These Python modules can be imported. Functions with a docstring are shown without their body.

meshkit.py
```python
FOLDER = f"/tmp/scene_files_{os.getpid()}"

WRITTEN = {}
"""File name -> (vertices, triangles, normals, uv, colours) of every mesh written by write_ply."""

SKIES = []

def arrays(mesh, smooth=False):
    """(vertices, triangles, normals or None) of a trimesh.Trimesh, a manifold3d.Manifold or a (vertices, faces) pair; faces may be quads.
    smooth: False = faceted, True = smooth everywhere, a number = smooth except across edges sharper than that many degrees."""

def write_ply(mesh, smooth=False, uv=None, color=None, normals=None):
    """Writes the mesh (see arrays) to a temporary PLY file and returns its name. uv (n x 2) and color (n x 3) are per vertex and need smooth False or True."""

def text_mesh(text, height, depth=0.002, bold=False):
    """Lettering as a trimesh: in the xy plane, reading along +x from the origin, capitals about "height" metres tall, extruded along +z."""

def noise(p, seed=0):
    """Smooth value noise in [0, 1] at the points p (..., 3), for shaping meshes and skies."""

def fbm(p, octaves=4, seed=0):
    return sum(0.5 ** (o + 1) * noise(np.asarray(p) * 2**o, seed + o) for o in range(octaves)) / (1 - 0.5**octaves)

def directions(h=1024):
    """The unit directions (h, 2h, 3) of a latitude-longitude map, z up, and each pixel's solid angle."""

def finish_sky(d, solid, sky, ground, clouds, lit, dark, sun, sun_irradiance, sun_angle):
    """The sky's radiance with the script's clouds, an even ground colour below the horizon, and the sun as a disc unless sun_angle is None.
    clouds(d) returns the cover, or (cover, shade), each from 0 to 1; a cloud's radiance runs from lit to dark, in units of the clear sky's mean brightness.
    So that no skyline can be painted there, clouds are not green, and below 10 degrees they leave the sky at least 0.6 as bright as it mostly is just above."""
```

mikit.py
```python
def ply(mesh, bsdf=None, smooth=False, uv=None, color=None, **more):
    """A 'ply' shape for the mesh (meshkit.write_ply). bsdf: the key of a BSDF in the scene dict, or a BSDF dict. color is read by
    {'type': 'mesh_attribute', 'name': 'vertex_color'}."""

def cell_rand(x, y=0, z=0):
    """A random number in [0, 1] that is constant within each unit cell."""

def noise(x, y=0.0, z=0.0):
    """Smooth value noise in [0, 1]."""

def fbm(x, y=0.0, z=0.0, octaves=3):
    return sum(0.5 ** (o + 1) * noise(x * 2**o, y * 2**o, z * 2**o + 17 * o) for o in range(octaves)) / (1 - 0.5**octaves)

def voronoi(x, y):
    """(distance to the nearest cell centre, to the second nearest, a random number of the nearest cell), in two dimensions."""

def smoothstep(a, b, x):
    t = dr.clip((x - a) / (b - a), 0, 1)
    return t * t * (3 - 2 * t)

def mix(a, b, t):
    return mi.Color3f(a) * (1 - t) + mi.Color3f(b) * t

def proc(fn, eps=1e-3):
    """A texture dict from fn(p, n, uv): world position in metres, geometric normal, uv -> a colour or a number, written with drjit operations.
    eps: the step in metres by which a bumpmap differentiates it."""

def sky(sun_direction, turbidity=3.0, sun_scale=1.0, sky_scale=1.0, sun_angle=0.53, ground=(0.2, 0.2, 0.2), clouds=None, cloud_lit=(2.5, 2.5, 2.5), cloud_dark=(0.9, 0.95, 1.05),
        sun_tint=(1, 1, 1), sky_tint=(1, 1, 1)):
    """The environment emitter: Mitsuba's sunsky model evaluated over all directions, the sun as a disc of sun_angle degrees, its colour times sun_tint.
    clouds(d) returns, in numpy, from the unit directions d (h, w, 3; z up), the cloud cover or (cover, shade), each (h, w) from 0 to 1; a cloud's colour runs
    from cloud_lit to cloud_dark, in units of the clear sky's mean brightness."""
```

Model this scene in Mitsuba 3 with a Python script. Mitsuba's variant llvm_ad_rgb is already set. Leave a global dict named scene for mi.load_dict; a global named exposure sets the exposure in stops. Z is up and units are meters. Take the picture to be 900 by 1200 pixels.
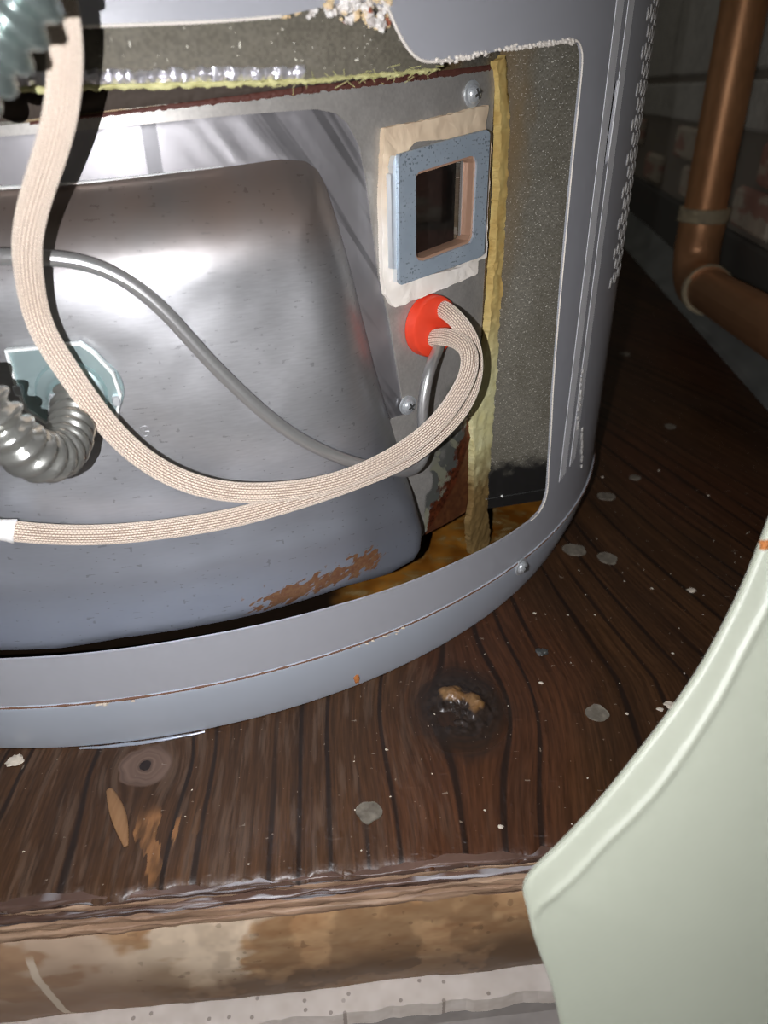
import math
import numpy as np
import trimesh, shapely, manifold3d as m3
import drjit as dr
import mitsuba as mi
import mikit, meshkit
from mikit import proc, noise, fbm, voronoi, smoothstep, mix, cell_rand
from scipy.interpolate import CubicSpline
from shapely.geometry import Polygon, LineString, Point, box as sbox

T = mi.ScalarTransform4f
rng = np.random.default_rng(7)
scene, labels = {}, {}

# ------------------------------------------------------------------ camera, light, exposure
# The heater stands with its axis on the z axis, its base on z = 0; the phone is held in front of it, looking down at the burner opening.
FOC, PITCH, ROLL = 848.9, 0.52401, -0.01701
C = np.array([0.13153, -0.44069, 0.20798])
W = np.array([0, math.cos(PITCH), -math.sin(PITCH)])
_r = np.array([1.0, 0, 0]); _u = np.cross(_r, W)
RT = math.cos(ROLL) * _r + math.sin(ROLL) * _u
UP = -math.sin(ROLL) * _r + math.cos(ROLL) * _u
scene['camera'] = {'type': 'thinlens', 'fov': 2 * math.degrees(math.atan(450 / FOC)), 'fov_axis': 'x', 'near_clip': 0.01, 'far_clip': 20.0,
                   'aperture_radius': 0.0010, 'focus_distance': 0.255,
                   'to_world': T().look_at(origin=C.tolist(), target=(C + W).tolist(), up=UP.tolist())}
exposure = 0.2
scene['ambient_fill'] = {'type': 'constant', 'radiance': {'type': 'rgb', 'value': [0.080, 0.078, 0.074]}}  # even fill from all sides, added to keep the far wall visible
FL = C - 0.020 * RT + (-0.006) * UP
scene['phone_flash'] = {'type': 'spot', 'intensity': {'type': 'rgb', 'value': [0.215, 0.213, 0.222]}, 'cutoff_angle': 75.0, 'beam_width': 22.0,
                        'to_world': T().look_at(origin=FL.tolist(), target=(FL + W * 0.9 - 0.06 * RT + 0.0 * UP).tolist(), up=UP.tolist())}


# ------------------------------------------------------------------ helpers
def ray(x, y): return W + (x - 450) / FOC * RT - (y - 600) / FOC * UP
def at(x, y, t): return C + ray(x, y) * t
def CY(az, r, z):
    az, r, z = np.broadcast_arrays(np.asarray(az, float), np.asarray(r, float), np.asarray(z, float))
    return np.stack([r * np.sin(az), -r * np.cos(az), z], -1)
def drum(x, y, r):
    d = ray(x, y); a = d[0]**2 + d[1]**2; b = C[0]*d[0] + C[1]*d[1]; c = C[0]**2 + C[1]**2 - r*r
    X = C + d * (-b - math.sqrt(max(b*b - a*c, 0))) / a
    return X
def drum_az(x, y, r):
    X = drum(x, y, r); return math.atan2(X[0], -X[1]), X[2]
def onz(x, y, z=0.0):
    d = ray(x, y); return C + d * (z - C[2]) / d[2]
def onplane(x, y, P0, n):
    d = ray(x, y); return C + d * (np.dot(P0 - C, n) / np.dot(d, n))

def bsdf(key, **k):
    b = {'type': 'principled'}
    for a, v in k.items():
        if a == 'bump': continue
        if a == 'base_color' and not isinstance(v, dict): v = {'type': 'rgb', 'value': list(v)}
        b[a] = v
    if 'bump' in k:
        b = {'type': 'bumpmap', 'arbitrary': k['bump'][0], 'scale': k['bump'][1], 'bsdf': b}
    scene[key] = {'type': 'twosided', 'bsdf': b}
    return key

def add(key, mesh, mat, smooth=30, label=None, cat=None, group=None, kind=None, **more):
    base = key; n = 0
    while key in scene:
        n += 1; key = f'{base}_{n:03d}'
    scene[key] = mikit.ply(mesh, mat, smooth=smooth, **more)
    tag(key, label, cat, group, kind)
    return key

def tag(key, label=None, cat=None, group=None, kind=None):
    d = {}
    if label: d['label'] = label
    if cat: d['category'] = cat
    if group: d['group'] = group
    if kind: d['kind'] = kind
    if d: labels[key] = {**labels.get(key, {}), **d}

def tm(v, f): return trimesh.Trimesh(np.asarray(v, float), np.asarray(f, int), process=False)
def cat(ms): return trimesh.util.concatenate(ms)

def grid(fn, u, v):
    """A sheet through fn(u, v) -> points; normals along du x dv."""
    uu, vv = np.meshgrid(u, v, indexing='ij')
    p = fn(uu, vv).reshape(-1, 3); nu, nv = len(u), len(v)
    i = np.arange(nu * nv).reshape(nu, nv)
    a, b, c, d = i[:-1, :-1].ravel(), i[1:, :-1].ravel(), i[1:, 1:].ravel(), i[:-1, 1:].ravel()
    return tm(p, np.vstack([np.stack([a, b, c], 1), np.stack([a, c, d], 1)]))

def tube(pts, rad, seg=16, step=0.002, relief=None, caps=True):
    """A smooth tube through the points; returns (mesh, uv). relief(u in 0..1, s in metres) adds to the radius."""
    pts = np.asarray(pts, float)
    L = np.r_[0, np.cumsum(np.linalg.norm(np.diff(pts, axis=0), axis=1))]
    cs = CubicSpline(L, pts) if len(pts) > 2 else (lambda s: pts[0] + (pts[1] - pts[0]) * (np.asarray(s) / L[-1])[..., None])
    n = max(3, int(L[-1] / step) + 1)
    s = np.linspace(0, L[-1], n); p = cs(s)
    tg = np.gradient(p, axis=0); tg /= np.linalg.norm(tg, axis=1, keepdims=True)
    nn = np.zeros_like(p); a = np.cross(tg[0], [0.3, 0.2, 0.93]); nn[0] = a / np.linalg.norm(a)
    for k in range(1, n):
        a = nn[k-1] - tg[k] * np.dot(nn[k-1], tg[k]); nn[k] = a / np.linalg.norm(a)
    bb = np.cross(tg, nn)
    u = np.linspace(0, 1, seg + 1)
    S, U = np.meshgrid(s, u, indexing='ij')
    R = (rad(S / L[-1]) if callable(rad) else rad) + (relief(U, S) if relief else 0)
    R = np.broadcast_to(R, S.shape)[..., None]
    V = p[:, None] + R * (np.cos(2*np.pi*U)[..., None] * nn[:, None] + np.sin(2*np.pi*U)[..., None] * bb[:, None])
    i = np.arange(n * (seg + 1)).reshape(n, seg + 1)
    q = [x.ravel() for x in (i[:-1, :-1], i[:-1, 1:], i[1:, 1:], i[1:, :-1])]
    F = np.vstack([np.stack([q[0], q[1], q[2]], 1), np.stack([q[0], q[2], q[3]], 1)])
    V = V.reshape(-1, 3); uv = np.stack([U.ravel(), S.ravel()], 1)
    if caps:
        k = len(V); V = np.vstack([V, p[0], p[-1]]); uv = np.vstack([uv, [0, 0], [0, L[-1]]])
        e0, e1 = i[0], i[-1]
        F = np.vstack([F, np.stack([np.full(seg, k), e0[1:], e0[:-1]], 1), np.stack([np.full(seg, k+1), e1[:-1], e1[1:]], 1)])
    return tm(V, F), uv

def man(m): 
    x = m.to_mesh(); return tm(x.vert_properties[:, :3], x.tri_verts)
def cross(poly):
    polys = list(getattr(poly, 'geoms', [poly])); out = []
    for p in polys:
        p = shapely.geometry.polygon.orient(p, 1.0)
        out.append(np.asarray(p.exterior.coords)[:-1]); out += [np.asarray(h.coords)[:-1] for h in p.interiors]
    return m3.CrossSection([o.astype(float) for o in out], m3.FillRule.EvenOdd)
RS = 0.26
def sheet(poly, r0, r1, res=0.006, disp=None):
    """poly in (azimuth * RS, z) -> a curved plate between the radii r0 and r1 of the heater."""
    m = m3.Manifold.extrude(cross(poly), r1 - r0).refine_to_length(res)
    x = man(m); v = np.array(x.vertices)
    r = r0 + v[:, 2]
    if disp is not None: r = r + disp(v[:, 0] / RS, v[:, 1]) * (v[:, 2] > (r1 - r0) * .5)
    return tm(CY(v[:, 0] / RS, r, v[:, 1]), x.faces)
def P(pts): return Polygon([(a * RS, z) for a, z in pts])
def slab(poly, th, O, ex, ey, ez, chamfer=0.0, res=None):
    """A flat plate: poly in the ex, ey plane at O, thickness th along ez, optional chamfer of the front edge."""
    if chamfer:
        m = m3.Manifold.extrude(cross(poly), th - chamfer)
        c = cross(poly).offset(-chamfer, m3.JoinType.Round)
        m = m3.Manifold.batch_hull([m, m3.Manifold.extrude(c, th)]) if not len(poly.interiors) else m
    else:
        m = m3.Manifold.extrude(cross(poly), th)
    if res: m = m.refine_to_length(res)
    x = man(m); v = np.array(x.vertices)
    return tm(O + v[:, :1] * ex + v[:, 1:2] * ey + v[:, 2:] * ez, x.faces)
def lathe(profile, O, axis, seg=32):
    """profile: (radius, height) pairs; spun about axis through O."""
    axis = np.asarray(axis, float) / np.linalg.norm(axis)
    a = np.cross(axis, [0.31, 0.2, 0.9]); a /= np.linalg.norm(a); b = np.cross(axis, a)
    th = np.linspace(0, 2*np.pi, seg, endpoint=False)
    pr = np.asarray(profile, float); n = len(pr)
    V = O + pr[:, None, :1] * (np.cos(th)[None, :, None] * a + np.sin(th)[None, :, None] * b) + pr[:, None, 1:2] * axis
    i = np.arange(n * seg).reshape(n, seg); j = np.roll(i, -1, axis=1)
    q = [x.ravel() for x in (i[:-1], j[:-1], j[1:], i[1:])]
    return tm(V.reshape(-1, 3), np.vstack([np.stack([q[0], q[1], q[2]], 1), np.stack([q[0], q[2], q[3]], 1)]))
def rrect(w, h, r): return sbox(-w/2 + r, -h/2 + r, w/2 - r, h/2 - r).buffer(r, quad_segs=8)
def basis(n, up=(0, 0, 1)):
    n = np.asarray(n, float) / np.linalg.norm(n); x = np.cross(up, n); x /= np.linalg.norm(x)
    return x, np.cross(n, x), n
def obox(O, ex, ey, ez, a, b, jag=0.0, seed=0, ch=0.0):
    """A box from corner a to corner b in the frame (O; ex, ey, ez)."""
    a, b = np.asarray(a, float), np.asarray(b, float)
    if ch:
        m = m3.Manifold.batch_hull([m3.Manifold.cube(b - a - 2 * ch * np.array(k)).translate(a + ch * np.array(k)) for k in ((0, 1, 1), (1, 0, 1), (1, 1, 0))])
        x = man(m); v = np.array(x.vertices); f = x.faces
    else:
        x = trimesh.creation.box(bounds=[a, b]); v = np.array(x.vertices); f = x.faces
    if jag: v = v + (meshkit.noise(v * 997 + 3, seed)[:, None] - .5) * jag * np.array([1, 1, 1])
    return tm(O + v[:, :1] * ex + v[:, 1:2] * ey + v[:, 2:] * ez, f)
def blob(O, r, seed, sub=2, amp=0.35, sq=(1, 1, 1)):
    s = trimesh.creation.icosphere(subdivisions=sub, radius=1.0); v = np.array(s.vertices)
    k = 1 + amp * (meshkit.noise(v * 2.1 + 10 + seed * 3.7, seed)[:, None] * 2 - 1)
    return tm(np.asarray(O) + v * k * r * np.asarray(sq), s.faces)
def az_of(p): return dr.atan2(p.x, -p.y)
def rgb(a): return mi.Color3f(*a)

# ------------------------------------------------------------------ materials
bsdf('jacket_paint', base_color=(0.33, 0.337, 0.360), roughness=0.38, specular=0.5)
bsdf('base_paint', base_color=(0.43, 0.475, 0.53), roughness=0.36, specular=0.5)
bsdf('stripe_paint', base_color=(0.64, 0.645, 0.655), roughness=0.4)
bsdf('louver_paint', base_color=(0.40, 0.385, 0.36), roughness=0.4)  # lighter than the jacket, as if catching the flash; also colours the scratch flakes
bsdf('bare_edge', base_color=(0.75, 0.70, 0.62), roughness=0.5)
bsdf('seam_rust', base_color=(0.16, 0.08, 0.05), roughness=0.8)
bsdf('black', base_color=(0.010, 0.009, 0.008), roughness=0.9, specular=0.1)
bsdf('zinc', base_color=(0.66, 0.70, 0.72), roughness=0.28, metallic=0.6)
bsdf('zinc_green', base_color=(0.42, 0.54, 0.54), roughness=0.3, metallic=0.7)
bsdf('flex_steel', base_color=(0.58, 0.585, 0.54), roughness=0.2, metallic=0.9)
bsdf('tube_grey', base_color=(0.50, 0.50, 0.49), roughness=0.32, metallic=0.75)
bsdf('highlight_zinc', base_color=(0.80, 0.84, 0.82), roughness=0.35, metallic=0.3)  # paler zinc with bright edge highlights put into the colour
bsdf('conduit_dark', base_color=(0.30, 0.37, 0.35), roughness=0.22, metallic=0.85)
bsdf('foil', base_color=(0.85, 0.84, 0.88), roughness=0.3, metallic=0.8)
bsdf('red_silicone', base_color=(0.72, 0.055, 0.022), roughness=0.45, specular=0.4)
bsdf('white_sleeve', base_color=(0.86, 0.85, 0.82), roughness=0.35)
bsdf('red_seal', base_color=(0.085, 0.026, 0.017), roughness=0.7)
bsdf('lining', base_color=(0.50, 0.30, 0.20), roughness=0.45, metallic=0.4)
bsdf('putty', base_color=proc(lambda p, n, uv: mix(rgb((0.075, 0.062, 0.045)), rgb((0.24, 0.215, 0.17)), fbm(p.x * 420, p.y * 420, 1.0))), roughness=0.75)
bsdf('pale_flake', base_color=(0.62, 0.55, 0.45), roughness=0.8)
bsdf('dark_metal', base_color=(0.22, 0.23, 0.22), roughness=0.3, metallic=0.8)
scene['window_glass'] = {'type': 'thindielectric', 'int_ior': 1.5}
scene['water_glass'] = {'type': 'dielectric', 'int_ior': 1.33}

def steel_fn(p, n, uv):
    az, z = az_of(p), p.z
    g = fbm(az * 9, z * 40, 0.0)
    fine = fbm(az * 90, z * 2400, 1.0, octaves=2)
    col = mix(rgb((0.50, 0.505, 0.51)), rgb((0.58, 0.585, 0.60)), g) * (0.93 + 0.14 * fine)
    col = mix(col, rgb((0.58, 0.63, 0.73)), (1 - smoothstep(0.06, 0.13, z)) * 0.85)
    # heat-tinted brown band along the top of the pan
    band = smoothstep(0.158, 0.180, z + 0.014 * (fbm(az * 7, z * 30, 3.0) - 0.5) - 0.006 * az)
    col = mix(col, mix(rgb((0.35, 0.25, 0.20)), rgb((0.28, 0.25, 0.23)), fbm(az * 16, z * 60, 2.0)), band * 0.92)
    # shade on the right slope of the pan, put into the colour
    dk = smoothstep(0.44, 0.52, az + 0.5 * (0.16 - z) * -0.6 + 0.03 * (g - 0.5)) * (1 - smoothstep(0.16, 0.19, z))
    col = col * (1 - 0.35 * dk)
    d = smoothstep(0.5, 0.75, fbm(az * 5 + 3, z * 14, 9.0))
    col = col * (1 - 0.22 * d)
    # small pits
    pit = smoothstep(0.90, 0.96, noise(az * 130, z * 1300, 8.0))
    col = col * (1 - 0.25 * pit)
    # rust scratch near the lower right corner of the pan
    zc = 0.0520 + 0.03 * (az - 0.43)
    s = dr.exp(-dr.square((z - zc) / 0.0060)) * smoothstep(0.29, 0.40, az) * (1 - smoothstep(0.54, 0.58, az))
    r = smoothstep(0.56, 0.64, fbm(az * 90, z * 640 - az * 70, 5.0, octaves=4) * 0.62 + s * 0.42) * smoothstep(0.08, 0.3, s)
    col = mix(col, mix(rgb((0.36, 0.12, 0.03)), rgb((0.58, 0.30, 0.12)), fbm(az * 200, z * 900)), r * 0.9)
    return col
def steel_rough(p, n, uv):
    az, z = az_of(p), p.z
    return 0.37 + 0.10 * fbm(az * 20, z * 60, 2.0)
bsdf('pan_steel', base_color=proc(steel_fn), roughness=proc(steel_rough), metallic=0.8, specular=0.5)
def channel_fn(p, n, uv):
    az, z = az_of(p), p.z
    g = fbm(az * 26, z * 90, 1.0)
    col = mix(rgb((0.25, 0.243, 0.252)), rgb((0.36, 0.352, 0.360)), g)
    st = smoothstep(0.55, 0.75, fbm(az * 60 + z * 190, z * 30, 6.0)) * smoothstep(0.34, 0.46, az)
    col = col * (1 - 0.45 * st)
    bar = smoothstep(0.298, 0.301, az) * (1 - smoothstep(0.316, 0.319, az))
    col = mix(col, rgb((0.11, 0.11, 0.115)), bar * 0.85)
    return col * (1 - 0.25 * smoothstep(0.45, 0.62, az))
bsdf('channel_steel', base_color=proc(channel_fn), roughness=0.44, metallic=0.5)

def flange_fn(p, n, uv):
    az, z = az_of(p), p.z
    g = fbm(az * 30, z * 110, 4.0)
    col = mix(rgb((0.31, 0.295, 0.27)), rgb((0.42, 0.405, 0.375)), g)
    col = col * (0.9 + 0.2 * fbm(az * 300, z * 1200, 1.0, octaves=2))
    # rust eaten into the lower right corner, with dark bare patches and pale flaking above it
    w = fbm(az * 40, z * 170, 8.0)
    zt = dr.minimum(z, 0.104)
    q = dr.square(dr.maximum(az - 0.69, 0.0) * 0.23 / 0.0345) + dr.square((0.104 - zt) / 0.063) + 0.35 * (w - 0.5)
    q = q * smoothstep(0.69, 0.72, az)
    near = smoothstep(0.15, 0.35, q) * (1 - smoothstep(0.100, 0.112, z))
    col = mix(col, rgb((0.12, 0.125, 0.112)), near * smoothstep(0.35, 0.5, fbm(az * 30, z * 100, 3.0)))
    pale = near * smoothstep(0.53, 0.60, fbm(az * 36 + z * 160, z * 60 - az * 14, 2.0))
    col = mix(col, rgb((0.36, 0.36, 0.25)), pale * 0.7)
    out = smoothstep(0.56, 0.70, q + 0.25 * (fbm(az * 150, z * 600, 4.0) - 0.5)) * (1 - smoothstep(0.099, 0.110, z + 0.006 * (w - 0.5)))
    rust = mix(rgb((0.025, 0.008, 0.005)), rgb((0.19, 0.045, 0.015)), fbm(az * 160, z * 700, 6.0))
    return mix(col, rust, out)
bsdf('flange_steel', base_color=proc(flange_fn), roughness=0.45, metallic=0.45)

def skirt_fn(p, n, uv):
    az, z = az_of(p), p.z
    g = fbm(az * 22, z * 90, 5.0)
    col = mix(rgb((0.115, 0.108, 0.088)), rgb((0.165, 0.157, 0.132)), g)
    gr = noise(az * 420, z * 1800, 1.0)
    col = col * (0.72 + 0.56 * gr)
    sp = smoothstep(0.86, 0.93, noise(az * 330, z * 1450, 7.0))
    col = mix(col, rgb((0.62, 0.60, 0.54)), sp * 0.8)  # sparkle glints put into the colour as pale specks
    # amber staining beside the gasket
    st = (1 - smoothstep(0.86, 0.93, az + 0.04 * (g - 0.5))) * smoothstep(0.5, 0.75, fbm(az * 20, z * 40, 2.0) + 0.15)
    col = mix(col, rgb((0.17, 0.105, 0.035)), st * 0.8)
    # black band at the foot
    b = 1 - smoothstep(0.048, 0.058, z + 0.012 * (fbm(az * 45, z * 120, 3.0) - 0.5))
    low = 1 - smoothstep(0.84, 0.86, az)
    col = mix(col, rgb((0.012, 0.011, 0.010)), b * (1 - low))
    rust = mix(rgb((0.07, 0.02, 0.01)), rgb((0.16, 0.06, 0.02)), fbm(az * 120, z * 500, 6.0))
    return mix(col, rust, low * (1 - smoothstep(0.10, 0.11, z)))
bsdf('skirt_steel', base_color=proc(skirt_fn), roughness=0.5, metallic=0.35)

def panel_fn(p, n, uv):
    r = dr.sqrt(p.x * p.x + p.y * p.y); z = p.z
    g = fbm(r * 260, z * 60, 5.0); f = noise(p.x * 1500, p.y * 1500, z * 1500)
    col = mix(rgb((0.128, 0.117, 0.088)), rgb((0.180, 0.168, 0.136)), g) * (0.68 + 0.6 * f)
    sp = smoothstep(0.76, 0.92, noise(p.x * 2100, p.y * 2100, z * 2100 + 7))
    col = mix(col, rgb((0.62, 0.60, 0.54)), sp * 0.75)  # fine glints painted into the board as pale specks
    st = (1 - smoothstep(0.2300, 0.2375, r + 0.006 * (g - 0.5))) * smoothstep(0.10, 0.20, z)
    col = mix(col, rgb((0.19, 0.12, 0.045)), st * 0.75)
    b = 1 - smoothstep(0.0490, 0.0590, z - 0.006 + 0.05 * (r - 0.229) + 0.013 * (fbm(r * 300, z * 200, 3.0) - 0.5))  # black foot also stands in for the dark gap below the panel
    return mix(col, rgb((0.012, 0.011, 0.010)), b)
bsdf('panel_board', base_color=proc(panel_fn), roughness=0.55, specular=0.4)

def grain_coord(p):
    """Across-the-grain coordinate of the plywood, bending round the two knots."""
    dx, dy = p.x - 0.160, (p.y + 0.2347) * 0.8
    r2 = dr.maximum(dx*dx + dy*dy, 1e-6)
    k = 0.00052 / (r2 + 0.0005)
    dx2, dy2 = p.x - 0.0445, p.y + 0.2600
    r22 = dx2*dx2 + dy2*dy2
    k2 = 0.00012 / (r22 + 0.00012)
    wob = 0.012 * (noise(p.x * 14, p.y * 9, 3.0) - 0.5) + 0.03 * (noise(p.x * 5, p.y * 3.3, 5.0) - 0.5)
    tilt = 0.30 * dr.maximum(p.y + 0.22, 0.0) * smoothstep(0.15, 0.30, p.x)
    return p.x - dx * k - dx2 * k2 + wob + tilt, r2, r22
def ply_fn(p, n, uv):
    g, r2, r22 = grain_coord(p)
    b = fbm(g * 75, p.y * 2.5, 1.0)
    col = mix(rgb((0.036, 0.016, 0.007)), rgb((0.074, 0.033, 0.013)), b)
    red = smoothstep(0.45, 0.7, fbm(p.x * 12, p.y * 7, 4.0))
    col = mix(col, rgb((0.072, 0.024, 0.010)), red * 0.55)
    fine = noise(g * 700, p.y * 25, 2.0)
    col = col * (0.78 + 0.4 * fine)
    # wet glare towards the left front, painted in as paler, greyer streaks
    sc = smoothstep(0.45, 0.75, fbm(g * 420, p.y * 60, 8.0, octaves=4)) * (1 - smoothstep(0.10, 0.20, p.x))
    col = mix(col, rgb((0.135, 0.090, 0.062)), sc * 0.38)
    col = col * (0.62 + 0.76 * fbm(g * 1500, p.y * 110, 5.0))
    # dark late-wood lines
    c = g * 84 + 0.9 * noise(g * 30, p.y * 4, 6.0)
    cellw = cell_rand(dr.floor(c), 3.0)
    d = dr.abs(c - dr.floor(c) - 0.5 + 0.25 * (cellw - 0.5))
    line = (1 - smoothstep(0.04, 0.13, d + 0.05 * (noise(p.y * 60, g * 200, 4.0) - 0.4))) * smoothstep(0.2, 0.4, cellw + 0.5 * noise(p.y * 12, dr.floor(c) * 3.1, 2.0) - 0.2)
    col = mix(col, rgb((0.012, 0.006, 0.004)), line * 0.85)
    # dark bark ring of the big knot, and its burr rings
    rr = dr.sqrt(r2)
    a = dr.atan2(p.y + 0.2347, p.x - 0.160)
    rw = rr + 0.0022 * (noise(a * 2.4, 3.0, 1.0) - 0.5)
    ring = (1 - smoothstep(0.0150, 0.0225, rw + 0.004 * (fbm(p.x * 130, p.y * 130, 6.0) - 0.5)))
    col = mix(col, rgb((0.022, 0.014, 0.010)), ring * (0.55 + 0.45 * noise(rw * 1100, a * 1.3, 2.0)))
    # small pale knot by the heater's foot
    r3 = dr.sqrt(r22) + 0.002 * (noise(p.x * 300, p.y * 300, 1.0) - 0.5)
    kn = 1 - smoothstep(0.0085, 0.010, r3)
    col = mix(col, rgb((0.15, 0.095, 0.07)) * (0.6 + 0.6 * noise(r3 * 1300, p.x * 90, 3.0)), kn)
    hole = 1 - smoothstep(0.0015, 0.0022, r3)
    col = mix(col, rgb((0.02, 0.012, 0.01)), hole)
    # torn orange patch near the front edge
    t = smoothstep(0.45, 0.58, fbm(g * 260, p.y * 60, 12.0, octaves=4)) * dr.exp(-dr.square((p.x - 0.056) / 0.011) - dr.square((p.y + 0.292) / 0.012))
    col = mix(col, rgb((0.30, 0.14, 0.055)) * (0.15 + 0.85 * fbm(g * 700, p.y * 160, 4.0)), smoothstep(0.1, 0.5, t))
    # dried specks
    sp = smoothstep(0.955, 0.975, noise(p.x * 620, p.y * 620, 9.0))
    return mix(col, rgb((0.26, 0.21, 0.16)), sp * 0.6)
def ply_bump(p, n, uv):
    g, r2, r22 = grain_coord(p)
    rr = dr.sqrt(r2)
    a = dr.atan2(p.y + 0.2347, p.x - 0.160)
    k = (1 - smoothstep(0.016, 0.025, rr))
    return (noise(g * 420, p.y * 22, 2.0) * 0.6 + noise(g * 1100, p.y * 70, 3.0) * 0.35) * (1 - 0.6 * k) + 0.9 * k * noise(rr * 900, a * 1.5, 2.0) + 0.5 * fbm(p.x * 700, p.y * 700, 5.0) + 0.7 * smoothstep(0.75, 0.9, noise(p.x * 520, p.y * 520, 5.0))
def ply_rough(p, n, uv):
    return 0.27 + 0.35 * fbm(p.x * 40, p.y * 26, 7.0)
bsdf('plywood', base_color=proc(ply_fn), roughness=proc(ply_rough), specular=0.5, bump=(proc(ply_bump, eps=2e-4), 0.00022))

def knot_fn(p, n, uv):
    g = fbm(p.x * 260, p.y * 260, p.z * 260); h = fbm(p.x * 700, p.y * 700, p.z * 700)
    up = smoothstep(0.0016, 0.0028, p.z + 0.0008 * (g - 0.5))
    core = mix(rgb((0.024, 0.016, 0.012)) * (0.3 + 1.6 * h), mix(rgb((0.12, 0.05, 0.018)), rgb((0.27, 0.16, 0.065)), g), up)
    rr = dr.sqrt(dr.square(p.x - 0.160) + dr.square((p.y + 0.2347) * 0.85))
    return mix(core, ply_fn(p, n, uv), smoothstep(0.0110, 0.0165, rr + 0.005 * (g - 0.5)))
bsdf('knot_wood', base_color=proc(knot_fn), roughness=0.35)

def endply_fn(p, n, uv):
    g = fbm(p.x * 25, p.z * 700, 1.0)
    f = noise(p.x * 60, p.z * 2500, 2.0)
    col = mix(rgb((0.20, 0.11, 0.065)), rgb((0.42, 0.29, 0.19)), g) * (0.7 + 0.6 * f)
    return col
bsdf('ply_edge', base_color=proc(endply_fn), roughness=0.6)
def endply2_fn(p, n, uv):
    g = fbm(p.x * 40, p.z * 900, 4.0)
    w = smoothstep(0.55, 0.75, fbm(p.x * 55, p.z * 1200, 6.0))
    return mix(mix(rgb((0.055, 0.030, 0.022)), rgb((0.16, 0.095, 0.07)), g), rgb((0.42, 0.42, 0.44)), w * 0.7)
bsdf('ply_edge_dark', base_color=proc(endply2_fn), roughness=0.4)

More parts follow.
